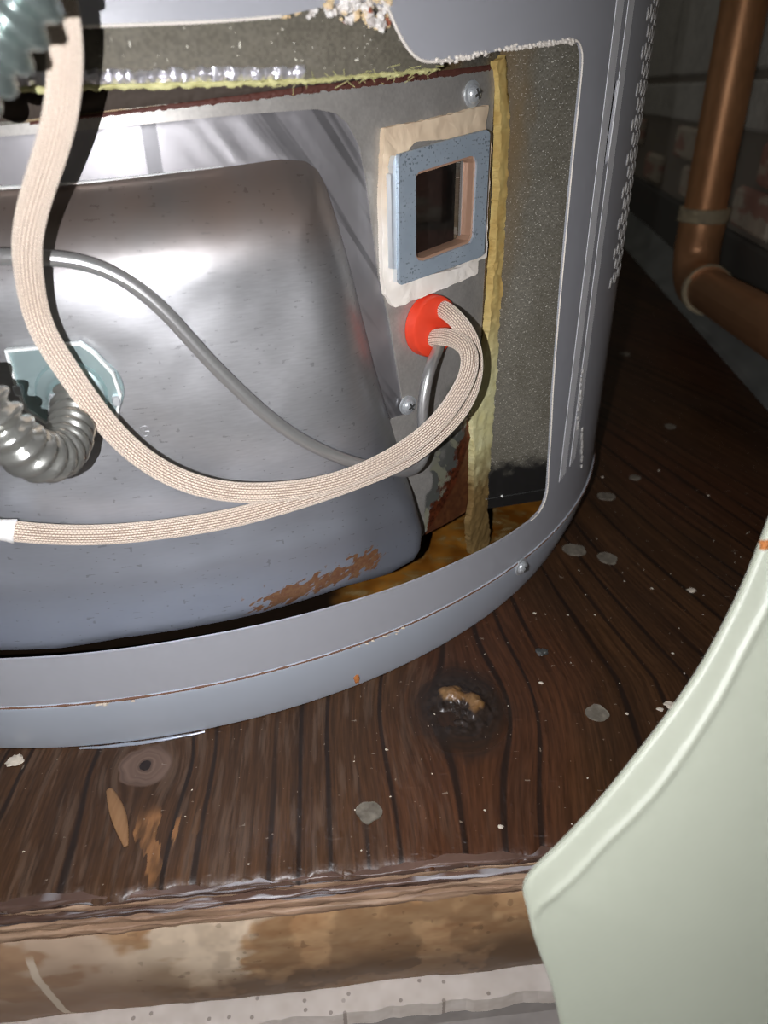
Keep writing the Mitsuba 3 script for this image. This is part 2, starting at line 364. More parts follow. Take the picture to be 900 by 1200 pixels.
def beam_fn(p, n, uv):
    g = fbm(p.x * 26, p.z * 60, p.y * 60)
    f = fbm(p.x * 150, p.z * 320, 3.0)
    col = mix(rgb((0.30, 0.15, 0.065)), rgb((0.52, 0.34, 0.18)), f)
    pale = smoothstep(0.46, 0.56, fbm(p.x * 42 + 2, p.z * 70, 6.0, octaves=4)) * smoothstep(-0.062, -0.035, p.z + 0.02 * (g - .5)) * (1 - smoothstep(0.085, 0.13, p.x))
    col = mix(col, rgb((0.72, 0.60, 0.45)), pale * 0.8)
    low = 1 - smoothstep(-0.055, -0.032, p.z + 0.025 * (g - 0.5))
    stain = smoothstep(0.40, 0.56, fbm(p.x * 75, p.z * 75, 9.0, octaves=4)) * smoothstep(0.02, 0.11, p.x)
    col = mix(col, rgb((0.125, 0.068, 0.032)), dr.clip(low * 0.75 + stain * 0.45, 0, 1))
    left = 1 - smoothstep(0.03, 0.06, p.x)
    col = mix(col, rgb((0.30, 0.19, 0.13)), left * 0.55)
    tt = dr.clip((p.z - -0.03016) / -0.03625, 0, 1)
    dd = dr.abs(p.x - (0.01620 + 0.00392 * tt) + 0.0006 * (noise(p.z * 300, 1.0, 2.0) - 0.5))
    col = mix(col, rgb((0.62, 0.52, 0.40)), (1 - smoothstep(0.0009, 0.0016, dd)) * smoothstep(0.02716, 0.03116, -p.z) * 0.85)
    sp = smoothstep(0.80, 0.9, noise(p.x * 420, p.z * 420, p.y * 420))
    return mix(col, rgb((0.07, 0.04, 0.02)), sp * 0.35 * (1 - left))
bsdf('beam_wood', base_color=proc(beam_fn), roughness=0.45)

def gyp_fn(p, n, uv):
    v = fbm(p.x * 160, p.y * 160, p.z * 160)
    vd, _, vr = voronoi(p.x * 190, p.y * 190)
    sp = (1 - smoothstep(0.10, 0.16, vd)) * smoothstep(0.55, 0.6, vr)
    return mix(mix(rgb((0.55, 0.48, 0.41)), rgb((0.78, 0.72, 0.66)), v), rgb((0.18, 0.13, 0.10)), sp * 0.6)
bsdf('gypsum', base_color=proc(gyp_fn), roughness=0.85, bump=(proc(lambda p, n, uv: fbm(p.x * 500, p.y * 500, p.z * 500)), 0.0006))
def greyface_fn(p, n, uv):
    return mix(rgb((0.27, 0.245, 0.225)), rgb((0.40, 0.37, 0.345)), fbm(p.x * 130, p.z * 130, p.y * 130))
bsdf('grey_face', base_color=proc(greyface_fn), roughness=0.7)

def braid_fn(p, n, uv):
    u, s = uv.x * 22, uv.y / 0.0011
    row = dr.floor(u); fu = u - row
    t = s + 0.5 * (row - 2 * dr.floor(row / 2)); ft = t - dr.floor(t)
    st = smoothstep(0.06, 0.36, dr.minimum(fu, 1 - fu)) * (0.40 + 0.60 * smoothstep(0.02, 0.30, dr.minimum(ft, 1 - ft)))
    dirt = fbm(p.x * 60, p.y * 60, p.z * 60)
    return mix(rgb((0.27, 0.185, 0.135)), mix(rgb((0.82, 0.74, 0.63)), rgb((0.70, 0.61, 0.50)), dirt), st)
bsdf('braid', base_color=proc(braid_fn), roughness=0.75, specular=0.3)

def plate_fn(p, n, uv):
    a = noise(p.x * 1500, p.y * 1500, p.z * 1500)
    b = fbm(p.x * 170, p.y * 170, p.z * 170)
    col = mix(rgb((0.30, 0.37, 0.43)), rgb((0.40, 0.47, 0.53)), b)
    return mix(col, rgb((0.14, 0.17, 0.20)), smoothstep(0.60, 0.78, a * 0.6 + b * 0.4) * 0.8)
bsdf('zinc_plate', base_color=proc(plate_fn), roughness=0.42, metallic=0.35)
def pad_fn(p, n, uv):
    g = fbm(p.x * 130, p.y * 130, p.z * 130)
    top = smoothstep(0.160, 0.196, p.z)
    return mix(mix(rgb((0.84, 0.80, 0.74)), rgb((0.72, 0.66, 0.56)), g), mix(rgb((0.62, 0.47, 0.32)), rgb((0.74, 0.60, 0.42)), g), top)
bsdf('ceramic_pad', base_color=proc(pad_fn), roughness=0.85, bump=(proc(lambda p, n, uv: fbm(p.x * 260, p.y * 260, p.z * 260)), 0.0012))

def gasket_fn(p, n, uv):
    z = p.z
    g = fbm(p.x * 300, p.y * 300, z * 160)
    top = mix(rgb((0.40, 0.23, 0.05)), rgb((0.66, 0.52, 0.20)), g)
    mid = mix(rgb((0.62, 0.56, 0.24)), rgb((0.72, 0.70, 0.42)), g)
    col = mix(mid, top, smoothstep(0.10, 0.14, z + 0.02 * (g - 0.5)))
    wet = 1 - smoothstep(0.050, 0.080, z + 0.016 * (g - 0.5))
    return mix(col, mix(rgb((0.09, 0.045, 0.010)), rgb((0.22, 0.13, 0.035)), g), wet * 0.95)
bsdf('gasket_fibre', base_color=proc(gasket_fn), roughness=0.75)
def wool_fn(p, n, uv):
    g = fbm(p.x * 500, p.y * 500, p.z * 500)
    return mix(rgb((0.36, 0.34, 0.12)), rgb((0.66, 0.64, 0.33)), g)
bsdf('yellow_wool', base_color=proc(wool_fn), roughness=0.85)
def batt_fn(p, n, uv):
    az = az_of(p)
    g = fbm(az * 40, p.z * 200, 2.0)
    col = mix(rgb((0.098, 0.088, 0.063)), rgb((0.140, 0.127, 0.097)), g) * (0.8 + 0.4 * noise(az * 380, p.z * 1600, 3.0))
    sp = smoothstep(0.93, 0.97, noise(az * 260, p.z * 1100, 6.0))
    return mix(col, rgb((0.6, 0.58, 0.5)), sp)
bsdf('batt_paper', base_color=proc(batt_fn), roughness=0.75)
def crumb_fn(p, n, uv):
    g = fbm(p.x * 260, p.y * 260, p.z * 260)
    c = mix(rgb((0.55, 0.50, 0.46)), rgb((0.82, 0.79, 0.74)), smoothstep(0.4, 0.55, g))
    c = mix(c, rgb((0.72, 0.56, 0.33)), smoothstep(0.52, 0.66, noise(p.x * 210, p.y * 210, p.z * 210)))
    return mix(c, rgb((0.35, 0.11, 0.06)), smoothstep(0.80, 0.88, noise(p.x * 430, p.y * 430, p.z * 430 + 9)))
bsdf('foam_crumb', base_color=proc(crumb_fn), roughness=0.85)

def water_fn(p, n, uv):
    g = fbm(p.x * 60, p.y * 60, 2.0); h = fbm(p.x * 160 + g * 4, p.y * 160, 5.0)
    col = mix(rgb((0.15, 0.052, 0.007)), rgb((0.36, 0.15, 0.022)), smoothstep(0.3, 0.7, g))
    col = mix(col, rgb((0.20, 0.155, 0.055)), smoothstep(0.45, 0.75, h) * 0.5)
    col = mix(col, rgb((0.42, 0.33, 0.19)), smoothstep(0.66, 0.8, h) * 0.3)
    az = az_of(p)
    return mix(rgb((0.014, 0.009, 0.006)), col, smoothstep(0.535, 0.60, az + 0.10 * (g - 0.5)))  # left part darkened: shade under the pan put into the water colour
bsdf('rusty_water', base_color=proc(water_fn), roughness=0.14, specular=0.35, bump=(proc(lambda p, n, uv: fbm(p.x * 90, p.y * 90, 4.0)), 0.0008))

def copper_fn(p, n, uv):
    g = fbm(p.x * 45, p.y * 45, p.z * 22); f = fbm(p.x * 300, p.y * 300, p.z * 120)
    col = mix(rgb((0.52, 0.24, 0.10)), rgb((0.66, 0.34, 0.16)), g)
    low = 1 - smoothstep(0.03, 0.12, p.z)
    col = mix(col, rgb((0.26, 0.13, 0.075)), low * (0.3 + 0.6 * f))
    return col * (0.8 + 0.3 * f)
bsdf('copper', base_color=proc(copper_fn), roughness=0.42, metallic=0.5)
def joint_fn(p, n, uv):
    g = fbm(p.x * 150, p.y * 150, p.z * 150)
    return mix(rgb((0.22, 0.18, 0.12)), rgb((0.50, 0.42, 0.26)), g)
bsdf('joint_paste', base_color=proc(joint_fn), roughness=0.75)

def block_fn(p, n, uv):
    g = fbm(p.y * 14, p.z * 16, 1.0); f = fbm(p.y * 160, p.z * 160, 2.0)
    return mix(rgb((0.42, 0.405, 0.355)), rgb((0.55, 0.53, 0.47)), g) * (0.8 + 0.4 * f)
bsdf('block_paint', base_color=proc(block_fn), roughness=0.8)
def brick_fn(p, n, uv):
    g = fbm(p.y * 26, p.z * 90, 3.0); f = fbm(p.y * 120, p.z * 160, 5.0)
    red = mix(rgb((0.34, 0.19, 0.145)), rgb((0.44, 0.26, 0.20)), f)
    paint = mix(rgb((0.42, 0.365, 0.28)), rgb((0.56, 0.49, 0.385)), f)
    return mix(red, paint, smoothstep(0.40, 0.58, g))
bsdf('worn_brick', base_color=proc(brick_fn), roughness=0.85)
bsdf('wall_mortar', base_color=(0.24, 0.21, 0.17), roughness=0.9)
bsdf('dark_base', base_color=(0.085, 0.08, 0.07), roughness=0.7)
def flash_fn(p, n, uv):
    g = fbm(p.y * 30, p.x * 30, p.z * 60)
    return mix(rgb((0.16, 0.17, 0.16)), rgb((0.33, 0.34, 0.32)), g)
bsdf('galvanised', base_color=proc(flash_fn), roughness=0.5, metallic=0.3)
def sage_fn(p, n, uv):
    g = fbm(p.x * 20, p.y * 20, p.z * 20)
    return mix(rgb((0.36, 0.385, 0.305)), rgb((0.40, 0.425, 0.34)), g)
bsdf('sage_paint', base_color=proc(sage_fn), roughness=0.42, specular=0.5)
bsdf('sage_edge', base_color=(0.60, 0.72, 0.62), roughness=0.4)
bsdf('rust_spot', base_color=(0.42, 0.15, 0.04), roughness=0.8)
bsdf('concrete', base_color=proc(greyface_fn), roughness=0.9)

# ------------------------------------------------------------------ setting: plywood platform, beam, ledge, wall
EX = np.array([1, 0.086, 0]) / math.hypot(1, 0.086)          # along the platform's front edge
EN = np.array([0.086, -1, 0]) / math.hypot(1, 0.086)         # out of it, towards the viewer
EZ = np.array([0, 0, 1.0])
EO = np.array([0.0, -0.3124, 0.0])
# top veneer: a sheet whose front edge is ragged
us = np.r_[np.linspace(-0.55, -0.10, 24)[:-1], np.linspace(-0.10, 0.24, 300), np.linspace(0.24, 0.60, 24)[1:]]
vs = np.r_[0, 0.0006, 0.0015, 0.004, np.linspace(0.01, 0.20, 30), np.linspace(0.25, 1.5, 16)]
def top_sheet(u, v):
    P3 = np.stack([u, v, 0 * u], -1)
    rag = (meshkit.fbm(np.stack([u * 160, 0 * u, 0 * u], -1), 4, 3) - 0.5) * 0.005 * np.exp(-v / 0.004)
    z = -0.0022 * np.exp(-v / 0.0016) - 0.0012 * meshkit.noise(np.stack([u * 210, v * 40, 0 * u], -1), 5) * np.exp(-v / 0.006)
    return EO + u[..., None] * EX - (v + rag)[..., None] * EN + (z)[..., None] * EZ
PL = 'plywood_platform'
add(PL + '__top_veneer', grid(top_sheet, us, vs), 'plywood', True)
tag(PL, 'dark stained wet plywood platform under the heater with knots and ragged front edge', 'platform')
zz = [(-0.0015, -0.0052, 'ply_edge_dark', 0.0005), (-0.0052, -0.0085, 'ply_edge', -0.0008), (-0.0085, -0.0115, 'ply_edge_dark', 0.0), (-0.0115, -0.015, 'ply_edge', 0.0006), (-0.015, -0.0185, 'ply_edge', 0.0012)]
for k, (z1, z0, mt, off) in enumerate(zz):
    u = np.r_[-0.55, np.linspace(-0.11, 0.25, 220), 0.60]
    def edge_sheet(u, v, z1=z1, z0=z0, off=off, k=k):
        n = off + (meshkit.fbm(np.stack([u * 110, v * 3, 0 * u + k], -1), 4, k) - 0.5) * 0.0030 - 0.02 * (v < 0.05) - 0.02 * (v > 0.95) - 0.0006 * (np.abs(v - 0.5) > 0.3)
        wob = (meshkit.noise(np.stack([u * 40, 0 * u, 0 * u], -1), 2) - .5) * 0.0016
        return EO + u[..., None] * EX + n[..., None] * EN + (z1 + (z0 - z1) * np.clip((v - 0.05) / 0.9, 0, 1) + wob)[..., None] * EZ
    add(PL + '__ply_layer', grid(edge_sheet, u, np.array([0, 0.06, 0.2, 0.4, 0.6, 0.8, 0.94, 1.0]))  , mt, 50)

# knots, splinter, filler spots
KC = np.array([0.1600, -0.2347, 0])
def knot(u, v):
    a = u; r = v * 0.0185 * (1 + 0.25 * (meshkit.noise(np.stack([np.cos(a) * 2 + 5, np.sin(a) * 2, 0 * a], -1), 3) - .5))
    x, y = r * np.cos(a) * 0.95, r * np.sin(a) * 1.15
    p = np.stack([x * 420, y * 420, 0 * x], -1)
    z = 0.0026 * (meshkit.fbm(p, 4, 4) - 0.35) * (1 - v**3) + 0.0034 * (np.exp(-((x + 0.003)**2 / 0.0052**2 + (y - 0.006)**2 / 0.0042**2)) + 0.9 * np.exp(-((x - 0.006)**2 / 0.0036**2 + (y - 0.001)**2 / 0.0050**2))) - 0.0016 * np.exp(-((x + 0.006)**2 + (y + 0.006)**2) / 0.004**2)
    z = (z + 0.0003) * np.clip((1 - v) / 0.35, 0, 1) ** 0.7 + 0.00006
    return np.stack([KC[0] + x, KC[1] + y, z], -1)
add(PL + '__knot', grid(knot, np.linspace(0, 2 * np.pi, 90), np.linspace(0.0, 1.0, 44)), 'knot_wood', True, 'large dark knot with a brown resin lump')
sp0, sp1 = onz(128, 926), onz(148, 992)
m, _ = tube([sp0 + [0, 0, .0004], (sp0 + sp1) / 2 + [0.0005, 0, .0011], sp1 + [0, 0, .0004]], lambda s: 0.0006 + 0.0019 * np.sin(np.pi * np.clip(s * .9 + .08, 0, 1)), 12, 0.001)
def splinter_fn(p, n, uv): return mix(rgb((0.20, 0.095, 0.04)), rgb((0.32, 0.18, 0.085)), fbm(p.x * 900, p.y * 60, 1.0))
bsdf('raw_wood', base_color=proc(splinter_fn), roughness=0.6)
v = np.array(m.vertices); v[:, 2] = v[:, 2] * 0.5; m = tm(v, m.faces)
add(PL + '__splinter', m, 'raw_wood', True, 'pale orange splintered scar')
def spot(px, py, r, seed, mat='putty', th=0.0005, sq=1.0):
    c = onz(px, py); a = np.linspace(0, 2 * np.pi, 28, endpoint=False)
    rr = r * (1 + 0.30 * (meshkit.noise(np.stack([np.cos(a) * 2 + seed, np.sin(a) * 2, 0 * a], -1), seed) - .5))
    pr = Polygon(np.stack([rr * np.cos(a), sq * rr * np.sin(a)], 1))
    return slab(pr, th, c + [0, 0, 0.0], np.array([1., 0, 0]), np.array([0, 1., 0]), EZ)
for i, (px, py, r, sq) in enumerate([(700, 836, .0043, 1), (673, 645, .0058, 1), (712, 655, .0050, 1), (710, 582, .0050, 1), (432, 952, .0042, 1), (744, 560, .0035, 1), (785, 500, .004, 1), (732, 415, .005, 1)]):
    add(PL + '__filler_spot', spot(px, py, r, i + 1, sq=sq), 'putty', False, 'grey putty spot')

# beam below the plywood edge: rounded and stained
def beam(u, v):
    a = v * np.pi / 2 * 2 - np.pi / 2            # from the top edge round the front to the underside
    h, z0 = 0.0272, -0.0458
    zc = z0 + h * np.clip(-np.sin(a), -1, 1) * 1.0
    n = -0.012 + 0.0135 * np.cos(a) ** 0.5 + (meshkit.fbm(np.stack([u * 30, v * 3, 0 * u], -1), 3, 8) - .5) * 0.002
    n = n + 0.0012 * (meshkit.fbm(np.stack([u * 150, v * 14, 0 * u], -1), 3, 9) - .5)
    return EO + u[..., None] * EX + n[..., None] * EN + zc[..., None] * EZ
add('wooden_beam', grid(beam, np.linspace(-0.5, 0.55, 320), np.linspace(0, 1, 36)), 'beam_wood', True, 'stained rounded wooden beam under the plywood front edge', 'beam')
# scratch on the beam
# broken wallboard edge and its grey face
def ledge_poly():
    u = np.linspace(-0.5, 0.55, 400)
    f = 0.0058 + (meshkit.fbm(np.stack([u * 130, 0 * u, 0 * u], -1), 4, 2) - .5) * 0.0032
    return Polygon(np.vstack([np.stack([u, f], 1), [(0.55, -0.012), (-0.5, -0.012)]]))
add('wallboard_ledge__gypsum_edge', slab(ledge_poly(), 0.008, EO + EZ * -0.0790, EX, EN, EZ), 'gypsum', False, 'speckled white broken edge')
tag('wallboard_ledge', 'speckled white wallboard ledge with a grey face below the stained beam', 'ledge')
add('wallboard_ledge__face', obox(EO, EX, EN, EZ, (-0.5, -0.012, -0.0900), (0.55, 0.0040, -0.0790)), 'grey_face', False, 'grey face')
add('floor', trimesh.creation.box(bounds=[[-1.5, -1.5, -0.12], [1.5, 1.8, -0.0895]]), 'concrete', False, 'grey concrete floor below the platform', kind='structure')

# the wall on the right: blocks above worn bricks above a dark base
WD = np.array([0.132, 1, 0]) / math.hypot(0.132, 1); WN = np.array([-1, 0.132, 0]) / math.hypot(0.132, 1); WO = np.array([0.4396, 0, 0])
add('wall_right', obox(WO, WD, WN, EZ, (-0.4, -0.06, -0.25), (1.5, -0.004, 1.0)), 'wall_mortar', False, 'grey block wall with two worn brick courses behind the copper pipe', kind='structure')
def wb(kind, u0, u1, z0, z1, mt, out=0.0, ch=0.003, seed=0):
    add('wall_right__' + kind, obox(WO, WD, WN, EZ, (u0, -0.006, z0), (u1, out, z1), ch=ch, jag=0.0012, seed=seed), mt, False)
for row, (z0, z1, o) in enumerate([(0.172, 0.214, 0.0), (0.222, 0.41, 0.21), (0.418, 0.60, 0.02)]):
    for k in range(-1, 4):
        u0 = -0.30 + k * 0.40 + o
        wb('block', u0 + 0.004, min(u0 + 0.396, 1.49), z0, z1, 'block_paint', rng.uniform(0, 0.002), seed=k + 10 * row)
for row, (z0, z1, o) in enumerate([(0.131, 0.167, 0.0), (0.090, 0.126, 0.055)]):
    for k in range(0, 15):
        u0 = -0.30 + k * 0.115 + o
        wb('brick', u0 + 0.003, u0 + 0.112, z0, z1, 'worn_brick', rng.uniform(0.001, 0.005), 0.004, k + 20 * row)
add('wall_right__dark_base', obox(WO, WD, WN, EZ, (-0.4, -0.006, -0.02), (1.5, 0.004, 0.084), ch=0.003), 'dark_base', False, 'dark base course')
fl = Polygon([(-0.4, 0.0), (1.3, 0.0), (1.3, 0.0016), (-0.4, 0.0016)])
def flashing(u, v):
    prof_n = np.interp(v, [0, 0.45, 0.55, 1.0], [0.0305, 0.026, 0.0235, 0.0055])
    prof_z = np.interp(v, [0, 0.45, 0.55, 1.0], [0.0006, 0.0030, 0.0055, 0.0330])
    w = (meshkit.fbm(np.stack([u * 12, v * 2, 0 * u], -1), 3, 4) - .5) * 0.006 * v
    return WO + u[..., None] * WD + prof_n[..., None] * WN + (prof_z + w)[..., None] * EZ
add('metal_flashing', grid(flashing, np.linspace(-0.15, 1.3, 120), np.linspace(0, 1, 14)), 'galvanised', True, 'dull galvanised flashing strip along the foot of the block wall', 'flashing')
add('wall_back', trimesh.creation.box(bounds=[[-1.5, 1.42, -0.25], [1.5, 1.50, 1.2]]), 'block_paint', False, 'dark wall at the far end behind the heater', kind='structure')

# copper pipe
PX, PY = 0.4345, 0.2806; PR = 0.0188
cp = 'copper_pipe'
e3 = np.array([-0.131, -0.991, 0.07]); e3 /= np.linalg.norm(e3)
corner = np.array([PX, PY, 0.046])
add(cp + '__riser', tube([corner + EZ * 0.05, corner + EZ * 0.9], PR, 32, 0.02)[0], 'copper', 40)
add(cp + '__run', tube([corner + e3 * 0.052, corner + e3 * 0.55], PR * 0.97, 32, 0.02)[0], 'copper', 40)
a = np.linspace(0, np.pi / 2, 14); eb = 0.034
arc = [corner + EZ * (eb * (1 - np.sin(t))) + e3 * (eb * (1 - np.cos(t))) for t in a]
add(cp + '__elbow', tube([corner + EZ * 0.058] + arc + [corner + e3 * 0.058], PR * 1.10, 36, 0.002)[0], 'copper', True)
tag(cp, 'copper water pipe with an elbow in front of the block wall', 'pipe')
ringrel = lambda sd: (lambda U, S: 0.0030 * (meshkit.fbm(np.stack([np.cos(2*np.pi*U) * 3, np.sin(2*np.pi*U) * 3, S * 260], -1), 3, sd) - 0.35))
add(cp + '__joint_paste', tube([corner + EZ * 0.054, corner + EZ * 0.060, corner + EZ * 0.066], PR * 1.16, 48, 0.0012, ringrel(3))[0], 'joint_paste', True, 'crusty pale joint paste')
add(cp + '__joint_paste', tube([corner + e3 * 0.055, corner + e3 * 0.0575, corner + e3 * 0.060], PR * 1.12, 48, 0.0008, ringrel(5))[0], 'joint_paste', True, 'crusty pale joint paste')

# ------------------------------------------------------------------ water heater
WH = 'water_heater'
tag(WH, 'grey round water heater with its burner opening uncovered, rusting inside', 'water heater')
# outer jacket: opening outline as (azimuth, height)
opening = [(-0.80, 0.0502), (0.12, 0.0504), (0.26, 0.0506), (0.36, 0.0502), (0.4612, 0.0497), (0.5525, 0.0488), (0.6698, 0.0482), (0.7692, 0.0472), (0.8473, 0.0473), (0.876, 0.0485), (0.889, 0.0510), (0.897, 0.0565),
           (0.8945, 0.0640), (0.8885, 0.0800), (0.8786, 0.1021), (0.8684, 0.1455), (0.8649, 0.1717), (0.8627, 0.1968), (0.8621, 0.2130), (0.859, 0.2175), (0.851, 0.2202), (0.8358, 0.2212),
           (0.7024, 0.2182), (0.625, 0.2153), (0.5980, 0.2150), (0.5800, 0.2157), (0.5650, 0.2185), (0.5530, 0.2225), (0.5440, 0.2262), (0.5123, 0.2278), (0.4349, 0.2240), (0.3359, 0.2222), (0.2659, 0.2215), (0.1987, 0.2206), (-0.80, 0.2206)]
op = P(opening)
jk = P([(-3.0, 0.029), (3.0, 0.029), (3.0, 0.75), (-3.0, 0.75)]).difference(op)
slots, louv = [], []
for c in range(7):
    for rrow in range(19):
        if c == 0 and rrow % 2: continue
        az = 1.105 + c * 0.0235; z = 0.1345 + rrow * 0.0061 + (c % 2) * 0.0012
        louv.append((az, z)); slots.append(sbox(az * RS - 0.0024, z - 0.0020, az * RS - 0.0013, z + 0.0020))
slots.append(LineString([(0.976 * RS, 0.186), (0.982 * RS, 0.209)]).buffer(0.0021))
jk = jk.difference(shapely.union_all(slots))
add(WH + '__jacket', sheet(jk, 0.2590, 0.2600, 0.006), 'jacket_paint', 30)
def lv(az, z):
    v = trimesh.creation.icosphere(subdivisions=1, radius=1.0); p = np.array(v.vertices) * [0.0008, 0.0025, 0.0006]
    p[:, 0] += p[:, 1] * 0.12
    return tm(CY(az + p[:, 0] / RS, 0.2600 + p[:, 2], z + p[:, 1]), v.faces)
for az, z in louv: add(WH + '__jacket__louver', lv(az, z), 'louver_paint', True)
for k, az in enumerate((0.9550, 1.0000)):
    s = P([(az - 0.0130, 0.0555 + 0.003 * k), (az + 0.0130, 0.0575 + 0.003 * k), (az + 0.0130, 0.70), (az - 0.0130, 0.70)])
    add(WH + '__jacket__stripe', sheet(s, 0.2597, 0.26022, 0.003), 'stripe_paint', 30, 'light grey vertical stripe')
# bare metal cut edge (right side, lower corner, upper corner), thin burr
i0 = opening.index((0.8473, 0.0473)); i1 = opening.index((0.8358, 0.2212))
add(WH + '__jacket__cut_edge', tube([CY(a, 0.2600, z) for a, z in opening[i0:i1 + 1]], 0.0003, 8, 0.001)[0], 'bare_edge', True, 'bare metal cut edge')
j0, j1 = opening.index((0.625, 0.2153)), opening.index((0.5123, 0.2278))
add(WH + '__jacket__cut_edge', tube([CY(a, 0.2600, z) for a, z in opening[j0:j1 + 1]], 0.0004, 8, 0.001)[0], 'bare_edge', True, 'bare metal cut edge')
k0 = opening.index((0.1987, 0.2206)); k1 = opening.index((0.4349, 0.2240))
add(WH + '__jacket__cut_edge', tube([CY(a, 0.2600, z) for a, z in reversed(opening[k1:k0 + 1])] , 0.00035, 8, 0.002)[0], 'bare_edge', True, 'bare metal cut edge')
# slot rim and scratches on the jacket
add(WH + '__jacket__slot_rim', tube([CY(a, 0.2603, z) for a, z in ((0.9825, 0.185), (0.9850, 0.198), (0.9875, 0.2105))], 0.0003, 8, 0.002)[0], 'stripe_paint', True)
sc = []
for k in range(46):
    t = rng.random(); z = 0.104 - 0.030 * t if k < 24 else 0.073 - 0.024 * t
    az = (0.988 + 0.012 * t if k < 24 else 1.030 + 0.035 * t) + rng.normal(0, 0.002)
    sc.append(blob(CY(az, 0.2604, z), 0.0003 + 0.0004 * rng.random(), k, 1, 0.4, (1, 1, 2.0)))
add(WH + '__jacket__scratch_flakes', cat(sc), 'louver_paint', True, 'flaked scratches in the paint', kind='stuff')
# base ring and its seam
prof = [(0.2560, 0.0298), (0.2602, 0.0300), (0.2609, 0.0295), (0.2608, 0.0280), (0.2602, 0.0262), (0.2575, 0.0150), (0.2530, 0.0030), (0.2515, 0.0004), (0.2490, 0.0004), (0.2480, 0.0040)]
add(WH + '__base_ring', lathe(prof[::-1], np.zeros(3), (0, 0, 1), 240), 'base_paint', 40)
def seam(u, v): return CY(u, 0.2607 + 0.0004 * np.sin(np.pi * v) + 0.0002 * meshkit.noise(np.stack([u * 260, v, 0 * u], -1)), 0.02980 + 0.0008 * (v - .5) * (0.5 + meshkit.noise(np.stack([u * 70, 0 * u, 0 * u], -1), 6)))
add(WH + '__base_ring__seam', grid(seam, np.linspace(-0.7, 1.4, 700), np.linspace(0, 1, 4)), 'seam_rust', True, 'dark rusty seam line')
fk = [blob(CY(a, 0.2616, 0.0296 + rng.normal(0, .0003)), rng.uniform(.0002, .0006), k, 1, .5, (1.4, 1, .5)) for k, a in enumerate(np.r_[rng.normal(0.14, 0.03, 5), rng.uniform(-.1, .3, 8), rng.uniform(0.48, 0.56, 12)])]
add(WH + '__base_ring__paint_chips', cat(fk), 'pale_flake', True, 'chipped pale paint along the seam', kind='stuff')
add(WH + '__base_ring__rust_chip', blob(drum(418, 795, 0.2555) , .0011, 4, 2, .4, (1, .4, 2.2)), 'rust_spot', True, 'orange rust chip')

def screw(key, az, r, z, rad=0.0040, tilt=(0, 0), label='zinc screw'):
    n = CY(az, 1, 0) * 1.0; n = n / np.linalg.norm(n); O = CY(az, r, z)
    ex, ey, ez = basis(n)
    head = [(rad * 1.35, 0.0), (rad * 1.35, 0.0007), (rad * 1.0, 0.0009)] + [(rad * math.cos(t), 0.0009 + rad * 0.72 * math.sin(t)) for t in np.linspace(0.1, np.pi / 2 - 0.02, 9)]
    h = lathe(head[::-1], np.zeros(3), (0, 0, 1), 28)
    mm = m3.Manifold(m3.Mesh(np.array(trimesh.util.concatenate([h]).vertices, np.float32), np.array(h.faces, np.uint32)))
    sc_ = add(key, tm(O + np.array(h.vertices)[:, :1] * ex + np.array(h.vertices)[:, 1:2] * ey + np.array(h.vertices)[:, 2:] * ez, h.faces), 'zinc', 40, label)
    t = rad * 0.72 + 0.0009; bars = []
    for (w, hh) in ((rad * 1.1, rad * 0.26), (rad * 0.26, rad * 1.1)):
        bars.append(m3.Manifold.cube([w, hh, rad * 0.112], True))
    x = man(bars[0] + bars[1]); v = np.array(x.vertices) + [0, 0, t - rad * 0.044]
    c5, s5 = math.cos(.5), math.sin(.5)
    add(key + '_slot', tm(O + v[:, :1] * (ex * c5 + ey * s5) + v[:, 1:2] * (ey * c5 - ex * s5) + v[:, 2:] * ez, x.faces), 'dark_metal', False)
screw(WH + '__base_screw', *(0.8220, 0.2608, 0.0271), rad=0.0030, label='zinc screw in the base ring')

# inner skirt round the burner chamber, with the window hole
win = (0.716, 0.1735)
wh_hole = Polygon([((win[0]) * RS + x * RS / 0.23, win[1] + y) for x, y in np.asarray(rrect(0.026, 0.037, 0.003).exterior.coords)])
sk = P([(-3.05, 0.0415), (3.05, 0.0415), (3.05, 0.30), (-3.05, 0.30)]).difference(wh_hole)
add(WH + '__skirt', sheet(sk, 0.2270, 0.2285, 0.010), 'skirt_steel', 30, 'dark speckled inner skirt')
def ins_panel(u, v):
    az = 0.862 + 0.188 * u; r = 0.2287 + 0.0303 * u ** 1.15
    return CY(az, r + 0.0006 * (meshkit.fbm(np.stack([u * 9, v * 12, 0 * u], -1), 3, 7) - .5), 0.0390 - 0.0030 * u + (0.2240 - 0.0390) * v)
add(WH + '__insulation_panel', grid(ins_panel, np.linspace(0, 1, 40), np.linspace(0, 1, 90)), 'panel_board', True, 'grey speckled insulation panel beside the door, black at the foot')
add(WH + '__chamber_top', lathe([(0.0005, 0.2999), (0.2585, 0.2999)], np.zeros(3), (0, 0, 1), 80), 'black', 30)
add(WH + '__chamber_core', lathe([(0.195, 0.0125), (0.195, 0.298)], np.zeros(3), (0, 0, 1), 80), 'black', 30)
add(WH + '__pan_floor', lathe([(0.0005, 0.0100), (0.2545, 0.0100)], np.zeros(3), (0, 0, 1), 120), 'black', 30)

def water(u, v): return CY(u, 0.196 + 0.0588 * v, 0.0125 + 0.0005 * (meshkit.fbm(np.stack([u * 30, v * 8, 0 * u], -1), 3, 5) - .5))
add('rusty_water', grid(water, np.linspace(-0.6, 1.5, 300), np.linspace(0, 1, 24)), 'rusty_water', True, 'rusty amber water pooled in the base pan under the corroded flange', 'water', kind='stuff')

